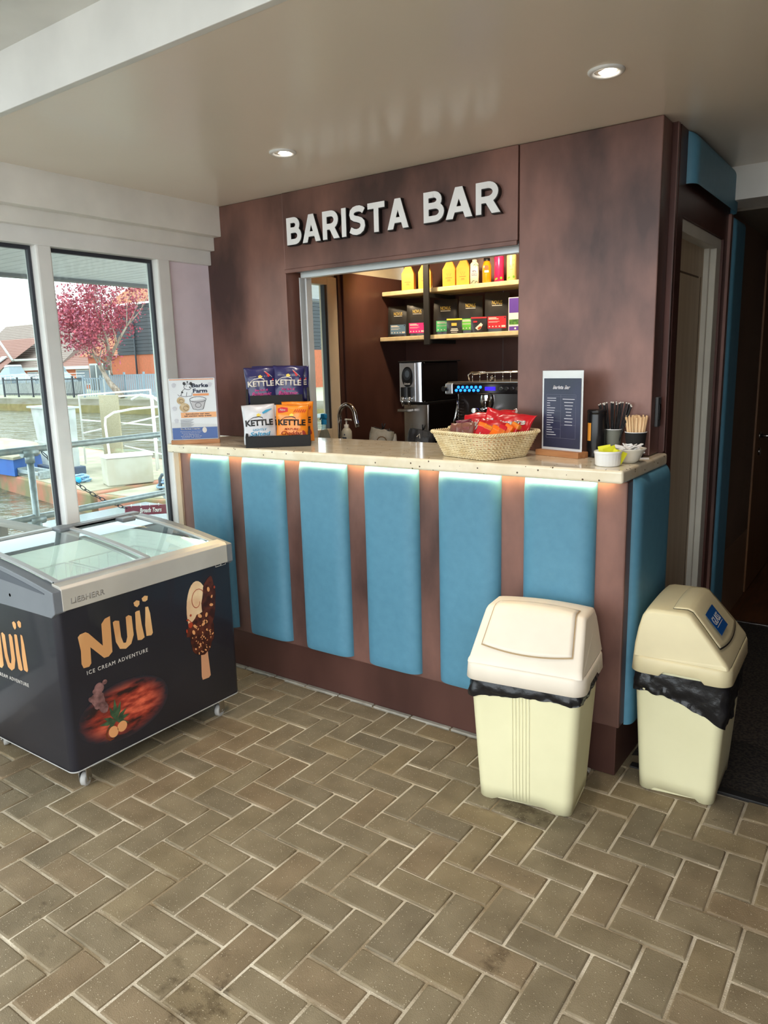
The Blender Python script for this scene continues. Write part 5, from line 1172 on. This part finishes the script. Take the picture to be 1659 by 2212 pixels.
# ------------------------------------------------------------------ outside: soffit, deck, railings
sof = MB(); y = -3.0
while y < 9.5:
    sof.box(-5.75, -3.17, y, y + .094, 2.262, 2.272, .002); y += .10
sof.box(-5.75, -3.17, -3, 9.5, 2.275, 2.36)
struct(sof.done('trim_17', mat('soffit_pvc', (236, 238, 244), .35)))
b = MB(); b.prism([(-5.86, 2.24), (-5.74, 2.24), (-5.73, 2.34), (-5.87, 2.34), (-5.88, 2.27)], -3, 9.5, 'y'); struct(b.done('trim_18', mat('grey_gutter', (120, 121, 124), .5)))
lamp_ = thing('soffit_lamp', 'round frosted bulkhead lamp on the white soffit outside the windows', 'light', (-3.75, 2.22, 2.262)); MB().lathe([(.16, 0), (.15, -.03), (.10, -.06), (.001, -.07)], n=36).done('lamp_dome', mat('frosted_dome', (164, 166, 171), .3), lamp_)
struct(MB().box(-5.15, -3.18, -4, 7.2, -.12, -.04).done('floor_deck', mat('quay_concrete', (156, 153, 145), .9, 0, (170, 164, 150), 6, 5)))
struct(MB().box(-5.20, -5.10, -4, 7.2, -2.0, -.03).done('wall_quay', mat('quay_side', (112, 104, 88), .9, 0, (110, 110, 80), 4, 5)))
def rail_thing(lab, y0, y1):
    t = thing('pipe_railing', lab, 'railing', (-5.0, y0, -.04)); o_ = Vector((-5.0, y0, -.04))
    for z in (.965, .485):
        b = MB(); b.cyl((0, 0, z + .04), (0, y1 - y0, z + .04 + .004 * (y1 - y0)), .0235, n=18); b.done('rail_pipe', GALV, t)
    return t
RT = rail_thing('galvanised pipe railing with two rails along the deck outside', -2.0, 7.0)
for yy in (.40, 1.58, 2.76, 3.93, 5.10, 6.28):
    b = MB(); b.cyl((0, yy + 2, 0), (0, yy + 2, 1.0), .0235, n=18); p = b.done('post', GALV, RT)
    for z in (1.005, .525):
        b = MB(); b.cyl((0, yy + 2 - .055, z), (0, yy + 2 + .055, z), .032, n=18); b.cyl((0, yy + 2, z - .075), (0, yy + 2, z - .01), .032, n=18); b.done('tee_fitting', GALV, p)
    b = MB(); b.cyl((0, yy + 2, 0), (0, yy + 2, .02), .06, n=18); b.done('post_base', GALV, p)
# chain hanging from the top rail
ch = thing('chain', 'dark steel link chain hanging in a slope from the top rail', 'chain', (-5, 2.85, .96)); b = MB()
A_, B_ = Vector((0, 0, 0)), Vector((-.05, .68, -.53)); nL = 17
for i in range(nL):
    t0, t1 = i / nL, (i + 1.25) / nL
    P_ = lambda t: A_.lerp(B_, t) + Vector((0, 0, -.07 * sin(pi * t)))
    a, c = P_(t0), P_(t1); d = (c - a); l = d.length; d.normalize(); s_ = d.cross(Vector((1, 0, 0)) if i % 2 else Vector((1, 0, .5))).normalized(); n_ = (s_ if i % 2 else d.cross(s_))
    pts = []
    for k in range(12):
        q = 2 * pi * k / 12; pts.append((a + c) / 2 + d * (l / 2 * cos(q)) + n_ * (.011 * sin(q)))
    b.tube(pts, .003, 6, closed=True)
b.done('links', mat('dark_steel', (56, 57, 64), .4, .8), ch)
# wooden bench: an arm rest shows above the freezer
WB = mat('weathered_wood', (164, 158, 152), .7, 0, (176, 166, 158), 8, 5, stretch=(1, 6, 1))
bn = thing('garden_bench', 'pale weathered wooden bench arm outside the left window', 'bench', (-4.2, 1.60, -.04))
b = MB(); b.box(-.28, .28, .57, .645, .655, .685, .010, 3); b.done('arm', WB, bn)
for x in (-.22, .22):
    b = MB(); b.box(x - .035, x + .035, .575, .635, 0, .655, .006); b.done('leg', WB, bn)
for k in range(4): MB().box(-.24 + .125 * k, -.13 + .125 * k, -.6, .62, .40, .425, .004).done('seat_slat', WB, bn)
for x in (-.22, .22):
    b = MB(); b.box(x - .035, x + .035, -.635, -.575, 0, .655, .006); b.done('leg', WB, bn)
# river
def water():
    m = bpy.data.materials.new('river_water'); m.use_nodes = True; t = m.node_tree; L = t.links; b = t.nodes['Principled BSDF']
    b.inputs['Base Color'].default_value = srgb(90, 88, 74); b.inputs['Roughness'].default_value = .08; b.inputs['IOR'].default_value = 1.33
    c = t.nodes.new('ShaderNodeTexCoord'); mp = t.nodes.new('ShaderNodeMapping'); mp.inputs['Scale'].default_value = (1.0, 1.0, 1); n = t.nodes.new('ShaderNodeTexNoise'); n.inputs['Scale'].default_value = 1.3; n.inputs['Detail'].default_value = 5
    bp = t.nodes.new('ShaderNodeBump'); bp.inputs['Strength'].default_value = 1; bp.inputs['Distance'].default_value = .7
    L.new(c.outputs['Object'], mp.inputs['Vector']); L.new(mp.outputs[0], n.inputs['Vector']); L.new(n.outputs['Fac'], bp.inputs['Height']); L.new(bp.outputs[0], b.inputs['Normal'])
    r = t.nodes.new('ShaderNodeValToRGB'); r.color_ramp.elements[0].color = srgb(60, 58, 46); r.color_ramp.elements[1].color = srgb(120, 118, 104); L.new(n.outputs['Fac'], r.inputs['Fac']); L.new(r.outputs['Color'], b.inputs['Base Color']); return m
b = MB(); b.face([(-140, -30, -.9), (-5.2, -30, -.9), (-5.2, 26.5, -.9), (-140, 26.5, -.9)]); tag(b.done('river', water()), 'rippled river water between the deck and the far bank', 'water', kind='stuff')
# far bank
ES = mat('bank_timber', (150, 144, 132), .9, 0, (124, 118, 100), 1.2, 5, stretch=(.6, 1, 3))
struct(MB().box(-140, 20, 26.6, 27.0, -1.6, -.08).done('wall_bank', ES))
struct(MB().box(-140, 20, 26.62, 90, -.6, -.10).done('floor_bank', mat('bank_paving', (152, 147, 134), .9, 0, (160, 160, 130), .6, 5)))
b = MB(); b.box(-140, 20, 26.5, 26.62, -.95, -.45); struct(b.done('trim_19', mat('moss_band', (140, 128, 86), .95, 0, (120, 112, 74), 2, 5)))
GRF = mat('pale_blue_fence', (140, 152, 164), .6); DKR = mat('dark_railing', (52, 56, 64), .5)
def fence(lab, x0, x1, y, top, m, gap=.16, w_=.05, solid=False):
    t = thing('picket_fence', lab, 'fence', (x0, y, -.1)); n_ = int((x1 - x0) / gap)
    b = MB(); 
    for z in (.18, top - .08): b.box(0, x1 - x0, 0, .04, z, z + .07)
    b.done('fence_rail', m, t)
    b = MB()
    for i in range(n_ + 1): b.box(i * gap, i * gap + w_, -.02, 0, .08, top)
    b.done('pickets', m, t)['kind'] = 'stuff'
    k = 0.0
    while k <= x1 - x0 + .01:
        MB().box(k - .05, k + .05, -.03, .07, 0, top + .14).done('fence_post', m, t); k += 1.9
    return t
fence('black slender railing on the far bank in front of the moored cruisers', -54.0, -47.3, 28.5, 1.25, DKR, .17, .035)
fence('black railing and grey-blue posts on the far bank right of the mullion', -47.2, -44.2, 28.5, 1.25, DKR, .17, .05)
fence('grey-blue picket fence of narrow boards left of the tree', -44.1, -41.6, 28.5, 1.25, GRF, .26, .09)
fence('close-boarded pale blue fence behind the tree trunk', -41.5, -35.0, 28.4, 1.42, GRF, .20, .15)
# red-leaved tree
BARK = mat('bark', (176, 160, 146), .9, 0, (130, 112, 100), 3, 6, stretch=(4, 4, 1))
LEAF = mat('red_leaves', (204, 124, 142), .6, 0, (160, 98, 122), 3, 3, island=[(255, 255, 255), (220, 150, 160), (255, 210, 200), (190, 130, 150)])
tr = thing('flowering_tree', 'tall tree with crimson leaves and pale branches on the far bank', 'tree', (-39.3, 27.9, -.1)); tr.scale = (1.22, 1.1, 1.16)
b = MB(); rn = random.Random(4)
tips = []
def branch(p, d, l, r, lvl):
    q = [p]; rr = [r]
    for i in range(4):
        d = (d + Vector((rn.uniform(-.22, .22), rn.uniform(-.2, .2), rn.uniform(-.05, .16)))).normalized(); q.append(q[-1] + d * l / 4); rr.append(r * (1 - .16 * (i + 1)))
    b.tube(q, rr, 7 if lvl < 2 else 4)
    if lvl >= 2: tips.extend(q[2:])
    if lvl < 4:
        for k in range(4 if lvl else 5):
            a = rn.uniform(0, 6.28); nd = (d + Vector((cos(a), sin(a) * .8, rn.uniform(-.1, .5))) * (.75 if lvl else .7)).normalized()
            branch(q[rn.choice((2, 3, 4, 4)) if lvl else rn.choice((3, 4))], nd, l * rn.uniform(.60, .85), rr[-1] * .72, lvl + 1)
branch(Vector((0, 0, 0)), Vector((-.50, 0, .87)), 2.1, .22, 0)
branch(Vector((-.8, 0, 1.5)), Vector((.15, 0, 1)), 2.4, .14, 1); branch(Vector((-.9, 0, 1.7)), Vector((.8, 0, .62)), 2.6, .12, 1)
branch(Vector((-.6, 0, 1.2)), Vector((.1, -.2, .5)), .8, .05, 3); branch(Vector((-1.0, 0, 1.8)), Vector((-.8, -.2, .5)), 1.3, .08, 2)
b.done('trunk_and_branches', BARK, tr)
b = MB()
for p in tips:
    for k in range(5):
        c = p + Vector((rn.gauss(0, .25), rn.gauss(0, .25), rn.gauss(0, .22))); s = rn.uniform(.045, .10); u = Vector((rn.uniform(-1, 1), rn.uniform(-1, 1), rn.uniform(-1, 1))).normalized(); v = u.orthogonal().normalized()
        b.face([c - u * s, c + v * s * .6, c + u * s, c - v * s * .6])
b.done('foliage', LEAF, tr)['kind'] = 'stuff'
# houses
RT1 = mat('grey_brown_tiles', (136, 120, 112), .8, 0, (130, 112, 106), 3, 5, stretch=(1, 1, 4)); RT2 = mat('red_brown_tiles', (140, 100, 89), .8, 0, (140, 100, 92), 3, 5)
BRK = mat('orange_brick', (164, 96, 68), .85, 0, (184, 100, 72), 6, 4); CLAD = mat('dark_cladding', (62, 64, 70), .7); WPT = mat('white_paint', (190, 190, 188), .5); PANE = mat('dark_pane', (88, 100, 112), .1)
def roof_courses(b, x0, x1, y0, z0, y1, z1, step=.33):
    L_ = sqrt((y1 - y0) ** 2 + (z1 - z0) ** 2); n_ = int(L_ / step)
    for i in range(n_):
        a, c = i / n_, (i + 1) / n_; lift = .05
        b.face([(x0, y0 + (y1 - y0) * a, z0 + (z1 - z0) * a + lift), (x1, y0 + (y1 - y0) * a, z0 + (z1 - z0) * a + lift), (x1, y0 + (y1 - y0) * c, z0 + (z1 - z0) * c), (x0, y0 + (y1 - y0) * c, z0 + (z1 - z0) * c)])
        b.face([(x0, y0 + (y1 - y0) * a, z0 + (z1 - z0) * a + lift), (x1, y0 + (y1 - y0) * a, z0 + (z1 - z0) * a + lift), (x1, y0 + (y1 - y0) * a, z0 + (z1 - z0) * a - .01), (x0, y0 + (y1 - y0) * a, z0 + (z1 - z0) * a - .01)])
def house(name, lab, x0, x1, y0, y1, eave, ridge, roofm, wins, sky=()):
    t = thing('house', lab, 'house', (0, 0, 0))
    MB().box(x0, x1, y0, y1, -.2, eave).done('walls', BRK, t)
    b = MB(); ym = (y0 + y1) / 2; roof_courses(b, x0 - .3, x1 + .3, y0 - .4, eave, ym, ridge); b.face([(x0 - .3, y1 + .4, eave), (x1 + .3, y1 + .4, eave), (x1 + .3, ym, ridge), (x0 - .3, ym, ridge)])
    b.face([(x0 - .3, y0 - .4, eave), (x0 - .3, y1 + .4, eave), (x0 - .3, ym, ridge)]); b.face([(x1 + .3, y0 - .4, eave), (x1 + .3, y1 + .4, eave), (x1 + .3, ym, ridge)])
    b.done('roof', roofm, t); MB().box(x0 - .3, x1 + .3, y0 - .5, y0 - .4, eave - .25, eave + .04).done('gutter', WPT, t)
    for a, c, z0, z1 in wins:
        f = MB().box(a, c, y0 - .08, y0, z0, z1).done('window', WPT, t); MB().box(a + .12, c - .12, y0 - .10, y0 - .07, z0 + .12, z1 - .12).done('pane', PANE, f)
    for a, h_ in sky:
        f_ = (h_ - eave) / (ridge - eave); yy = y0 - .4 + (ym - y0 + .4) * f_
        sl = math.atan2(ridge - eave, ym - y0 + .4); M_ = Matrix.Translation((a, yy, h_)) @ Matrix.Rotation(sl, 4, 'X')
        MB().box(-.6, .6, -.7, .7, .0, .14).done('rooflight', mat('pale_rooflight', (185, 188, 190), .2), t, mtx=M_)
    return t
h1 = house('h', 'long brick house with grey tiled roof and rooflights across the river', -92, -71.8, 44, 56, 2.1, 7.3, RT1, [(-84.5, -82.5, .3, 1.6), (-78, -76, .3, 1.7), (-74.5, -73, .3, 1.7)], [(-76.6, 4.4)])
# its projecting lower wing with a white verge
b = MB(); roof_courses(b, -96, -78.5, 41.2, 1.9, 46.5, 5.4); b.done('lower_roof', RT2, h1)
b = MB(); b.tube([(-83.2, 43.0, 6.9), (-78.2, 42.6, 2.9)], .13, 6); b.tube([(-78.2, 42.8, 2.95), (-71.8, 43.4, 2.95)], .13, 6); b.done('white_verge', WPT, h1)
b = MB(); b.box(-.5, .5, -.6, .6, 0, .12); b.done('rooflight', MATS['pale_rooflight'], h1, mtx=Matrix.Translation((-80.6, 42.6, 3.0)) @ Matrix.Rotation(.58, 4, 'X'))
h2 = house('h', 'lower house with red-brown tiled roof behind the cruisers and tree', -71.2, -59.5, 44, 53, 2.1, 5.1, RT2, [(-69, -66.5, .3, 1.8), (-64, -62, .3, 1.8)], [(-67.6, 3.3)])
h3 = thing('house', 'tall house with orange brick base and dark upper boarding behind the tree', 'house', (0, 0, 0))
MB().box(-56.2, -38, 37, 46, -.2, 2.75).done('brick_walls', BRK, h3); 
b = MB()
for i in range(14): b.box(-52.0, -38.2, 36.92 - .012 * (i % 2), 46, 2.75 + .27 * i, 2.75 + .27 * (i + 1) - .02)
b.done('dark_boarding', CLAD, h3)
b = MB(); roof_courses(b, -56.8, -52, 36.6, 2.75, 41.5, 5.2); roof_courses(b, -52.6, -37.6, 36.5, 6.6, 41.5, 9.6); b.done('roof', mat('amber_tiles', (164, 112, 80), .85, 0, (176, 110, 84), 3, 5), h3)
for a, c, z0, z1 in ((-55.9, -53.2, -.1, 2.2), (-46.5, -45.2, 3.2, 4.8), (-41, -39.6, 3.2, 5.0)):
    f = MB().box(a, c, 36.85, 36.95, z0, z1).done('window', WPT, h3)
    n_ = 3 if c - a > 2 else 1
    for k in range(n_): x0 = a + (c - a) * k / n_; MB().box(x0 + .14, x0 + (c - a) / n_ - .14, 36.80, 36.86, z0 + .14, z1 - .14).done('pane', mat('grey_door_pane', (96, 100, 102), .15), f)
b = MB(); b.cyl((-49.6, 36.8, -.1), (-49.6, 36.8, 5.2), .07, n=8); b.done('drainpipe', DKR, h3)
# moored cruisers
HULL = mat('white_hull', (188, 190, 192), .3); COV = mat('blue_canvas', (56, 68, 120), .7); SCRN = mat('boat_screen', (140, 152, 160), .1)
def cruiser(lab, x, y, l, m_cov):
    t = thing('motor_cruiser', lab, 'boat', (x, y, -.6))
    b = MB(); b.loft([[(-l / 2, -.9, .0), (l / 2 - .6, -.9, .0), (l / 2 + .5, 0, .0), (l / 2 - .6, .9, .0), (-l / 2, .9, .0)], [(-l / 2 - .1, -1.1, 1.3), (l / 2 - .5, -1.1, 1.4), (l / 2 + 1, 0, 1.5), (l / 2 - .5, 1.1, 1.4), (-l / 2 - .1, 1.1, 1.3)]], smooth=False); b.done('hull', HULL, t)
    b = MB(); b.loft([[(-l * .35, -.9, 1.35), (l * .3, -.8, 1.4), (l * .3, .8, 1.4), (-l * .35, .9, 1.35)], [(-l * .25, -.7, 2.1), (l * .05, -.65, 2.2), (l * .05, .65, 2.2), (-l * .25, .7, 2.1)], [(-l * .12, -.5, 2.7), (l * .0, -.5, 2.75), (l * .0, .5, 2.75), (-l * .12, .5, 2.7)]], smooth=False); b.done('cabin_screen', SCRN, t)
    b = MB(); b.loft([[(-l * .13, -.55, 2.66), (l * .01, -.55, 2.72), (l * .01, .55, 2.72), (-l * .13, .55, 2.66)], [(-l * .11, -.5, 2.84), (0, -.5, 2.86), (0, .5, 2.86), (-l * .11, .5, 2.84)]], smooth=False); b.done('hardtop', m_cov, t)
    b = MB()
    for z in (1.75, 1.95): b.tube([(-l / 2, -1.1, z), (l / 2 - .5, -1.1, z + .1), (l / 2 + 1, 0, z + .1)], .025, 5)
    for k in range(7): xx = -l / 2 + k * l / 7; b.tube([(xx, -1.1, 1.35), (xx, -1.1, 1.95)], .02, 5)
    b.done('guard_rail', CHROME, t); return t
cruiser('white motor cruiser with raked screen at the far left bank', -59.6, 32.6, 5.4, HULL)
cruiser('white motor cruiser with a peaked cabin moored right of the first', -53.0, 32.2, 5.0, COV)
ms = thing('mast', 'white sloping mast with blue sail cover at the far left', 'mast', (-61.5, 30.2, -.4)); b = MB(); b.tube([(0, 0, 0), (-.3, 0, 2.6), (-3.0, 0, 6.3)], .09, 8); b.tube([(-.3, 0, 3.0), (1.6, 0, 1.2)], .05, 6); b.done('spar', WPT, ms); b = MB(); b.cyl((0, -.1, 1.1), (-.1, -.1, 2.4), .24, n=12); b.done('sail_cover', COV, ms)
# near moorings: pontoons, barge, plate box, guard rails, ropes
RUST = mat('rusty_orange_steel', (172, 112, 90), .8, 0, (126, 120, 84), 1.6, 6, .45, .62, .3, 30); DECKM = mat('sandy_deck', (168, 158, 138), .9, 0, (146, 140, 118), 2.5, 5)
def pontoon(lab, poly, ztop=-.55, zb=-1.0):
    t = thing('pontoon', lab, 'boat', (poly[0][0], poly[0][1], 0)); ox, oy = poly[0]
    q = [(x - ox, y - oy) for x, y in poly]
    b = MB(); b.loft([[(x, y, zb) for x, y in q], [(x, y, ztop) for x, y in q]], cap0=True, cap1=True, smooth=False); b.done('hull', RUST, t, bev=.03)
    c_ = (sum(x for x, y in q) / len(q), sum(y for x, y in q) / len(q))
    b = MB(); b.loft([[(c_[0] + (x - c_[0]) * .95, c_[1] + (y - c_[1]) * .93, z) for x, y in q] for z in (ztop - .01, ztop + .012)], smooth=False); b.done('deck', DECKM, t); return t
pontoon('left rust-orange pontoon floating behind the pipe railing', [(-20, 9.3), (-18, 8.6), (-15.7, 8.0), (-12.9, 7.5), (-11.4, 7.28), (-11.5, 10.6), (-20, 12.2)])
pontoon('right rust-orange pontoon with mossy side beside the tour boat', [(-11.25, 7.3), (-10.5, 7.32), (-8.4, 7.9), (-7.2, 8.8), (-7.6, 11.0), (-11.3, 10.7)])
bb = thing('blue_barge', 'blue box-sided float with sandy top on the left pontoon', 'boat', (-17.2, 9.0, -.54), radians(-3))
bq = [(-2.6, -1.05), (2.45, -1.05), (1.7, .05), (-.5, .9), (-2.6, 1.1)]
for nm_, z0_, z1_, k_, m_ in (('blue_side', 0, .34, 1, mat('royal_blue', (48, 96, 176), .5)), ('sandy_top', .34, .39, 1.03, DECKM)):
    b = MB(); b.loft([[(x * k_, y * k_, z) for x, y in bq] for z in (z0_, z1_)], smooth=False); b.done(nm_, m_, bb)
GP = mat('grey_sheet_metal', (166, 168, 168), .5, .2, (190, 194, 192), 3, 4)
gb = thing('ramp', 'tall grey sheet metal ramp folded upright on the pontoon', 'ramp', (-14.4, 8.42, -.53), radians(-8))
b = MB(); b.loft([[(-.50, 0, .15), (.60, -.05, .15), (.60, .30, .15), (-.50, .35, .15)], [(-.80, 0, 1.36), (.66, -.05, 1.36), (.66, .30, 1.36), (-.80, .35, 1.36)]], smooth=False); b.done('sheet_panel', GP, gb)
MB().box(-.55, .66, -.10, .40, .0, .16, .02).done('chassis', mat('blue_grey_steel', (67, 76, 96), .6), gb)
b = MB(); b.box(-.60, .62, -.07, -.05, .62, .66); b.box(-.83, .68, -.07, .38, 1.33, 1.37); b.done('stiffener', GP, gb)
tp_ = thing('plate_panel', 'tan patterned anti-slip plate standing on the pontoon', 'panel', (-14.0, 9.6, -.53), radians(6)); MB().box(-.28, .30, -.02, .02, .1, 1.55, .01).done('plate', mat('tread_plate', (176, 166, 142), .6, 0, (156, 144, 116), 60, 2), tp_)
bx = thing('deck_box', 'cream white deck locker on the right of the left pontoon', 'box', (-11.79, 8.345, -.538), math.atan2(.76, .31))
MB().box(-.41, .41, -.23, .23, 0, .50, .02).done('locker', mat('cream_grp', (190, 186, 172), .6, 0, (178, 172, 152), 3, 4), bx); MB().box(-.43, .43, -.25, .25, .50, .545, .015).done('lid', WHITE_P, bx)
def hoop(lab, pts, extra=(), cat='guard rail'):
    t = thing('guard_rail', lab, cat, pts[0]); o = Vector(pts[0]); b = MB(); b.tube([Vector(p) - o for p in pts], .022, 10); b.done('bent_tube', WHITE_P, t)
    for e in extra: b = MB(); b.tube([Vector(p) - o for p in e], .017, 8); b.done('cross_tube', WHITE_P, t)
    return t
hoop('bent white tube rail in front of the cream locker', [(-11.9, 8.1, -.54), (-11.98, 8.1, .55), (-11.98, 8.12, .68), (-11.9, 8.25, .77), (-11.7, 8.5, .82), (-11.2, 9.1, .86)], [[(-11.25, 9.05, .85), (-11.2, 9.05, -.54)]])
hoop('white tube rail with hooked top at the right of the window', [(-11.0, 8.6, -.54), (-11.05, 8.6, .95), (-11.15, 8.55, 1.05), (-11.35, 8.45, 1.08), (-11.55, 8.4, 1.0)], [[(-11.05, 8.6, 1.06), (-10.2, 9.3, 1.12)]])
hoop('long white tube rail behind the ramp and plate', [(-15.3, 9.75, -.54), (-15.3, 9.75, 1.0), (-12.7, 9.7, 1.12), (-12.7, 9.7, -.54)], [[(-15.3, 9.75, .45), (-12.7, 9.7, .40)], [(-15.3, 9.75, .15), (-12.4, 9.7, .60)], [(-14.3, 9.73, 1.05), (-14.3, 9.73, -.54)]])
hoop('thin sloping white rail behind the locker', [(-14.6, 9.9, .95), (-13.4, 9.9, 1.0), (-10.8, 9.9, .72)], [[(-12.9, 9.9, .97), (-12.9, 9.9, -.54)], [(-14.6, 9.9, .0), (-10.8, 9.9, .15)], [(-14.0, 9.9, -.1), (-11.4, 9.9, -.35)]])
def rope(lab, x, y, z, col, col2, n_=5, r=.26, seed=0):
    t = thing('rope_coil', lab, 'rope', (x, y, z)); rr = random.Random(seed); b = MB()
    for k in range(n_):
        cx, cy, q, ph = rr.uniform(-.10, .10), rr.uniform(-.08, .08), r * rr.uniform(.6, 1.1), rr.uniform(0, 6)
        b.tube([(cx + q * cos(a + ph), cy + q * .8 * sin(a + ph), .02 + .022 * k + .015 * sin(3 * a)) for a in [radians(15 * i) for i in range(24)]], .020, 7, closed=True)
    b.done('coil', mat('rope_%d' % seed, col, .9, 0, col2, 60, 3), t); return t
rope('blue-grey rope coil on the right pontoon', -10.35, 8.35, -.538, (92, 128, 160), (150, 170, 190), 7, .30, 1)
rp = rope('light blue rope coil beside the dark chassis', -12.9, 8.0, -.538, (90, 150, 200), (190, 210, 220), 5, .22, 2)
fd = thing('fender', 'white and bright blue boat fender lying by the light blue rope', 'fender', (-12.75, 7.82, -.47)); b = MB(); b.tube([(-.20, 0, 0), (-.17, 0, 0), (.0, 0, 0)], [.02, .06, .062], 14); b.done('white_half', WHITE_P, fd); b = MB(); b.tube([(.0, 0, 0), (.16, .02, 0), (.20, .02, 0)], [.062, .06, .02], 14); b.done('blue_half', BT, fd)
clt = thing('mooring_hook', 'grey curved mooring hook by the blue-grey rope', 'hook', (-10.55, 8.1, -.54)); b = MB(); b.tube([(0, 0, 0), (0, 0, .20), (.04, .02, .27), (.16, .05, .27), (.32, .10, .16)], .03, 8); b.done('hook', mat('slate_rope', (73, 86, 96), .8), clt)
sm = thing('steel_frame', 'flat grey frame and cleats lying on the left pontoon', 'frame', (-14.3, 7.95, -.53), radians(-6)); b = MB(); b.box(-.6, .5, -.10, -.04, .06, .12); b.box(-.6, .5, .10, .16, .10, .16); b.box(-.6, -.52, -.1, .16, 0, .15); b.box(.4, .48, -.1, .16, 0, .15); b.done('bars', GALV, sm)
# tour boat roof with a maroon name board
tb = thing('tour_boat', 'grey canopy of a tour boat with a maroon name board below the railing', 'boat', (-7.75, 5.75, -.9), 0)
MB().box(-1.6, 1.5, -.55, 1.2, .0, .38, .06).done('hull', mat('pale_grey_hull', (156, 160, 161), .5), tb)
MB().box(-1.7, .25, -.62, 1.2, .40, .44, .01).done('canopy', mat('glass_grey', (104, 116, 120), .2), tb)
# board faces the deck, hung on the boat's side
nb = MB(); sgn_o = Vector((-8.0, 5.93, -.275)); nb.box(-.36, .36, -.01, .01, -.062, .062, .004)
r_a = math.atan2(.15, .42)
bd_ = nb.done('name_board', mat('maroon_board', (113, 27, 46), .5), tb, mtx=Matrix.Translation(sgn_o - Vector((-7.75, 5.75, -.9))) @ Matrix.Rotation(radians(90), 4, 'Z') @ Matrix.Rotation(radians(7), 4, 'Y'))
text('board_lettering', 'Broads Tours', 1, WPR, bd_, FY, (0.02, -.032, .0102), width=.34, height=.060, bold=.03, shear=.2)
b = MB()
for k in range(5): b.cyl((-.28 + .14 * k, -.012, .05), (-.28 + .14 * k, -.012, .085), .006, n=6)
b.done('board_clips', WPR, bd_)
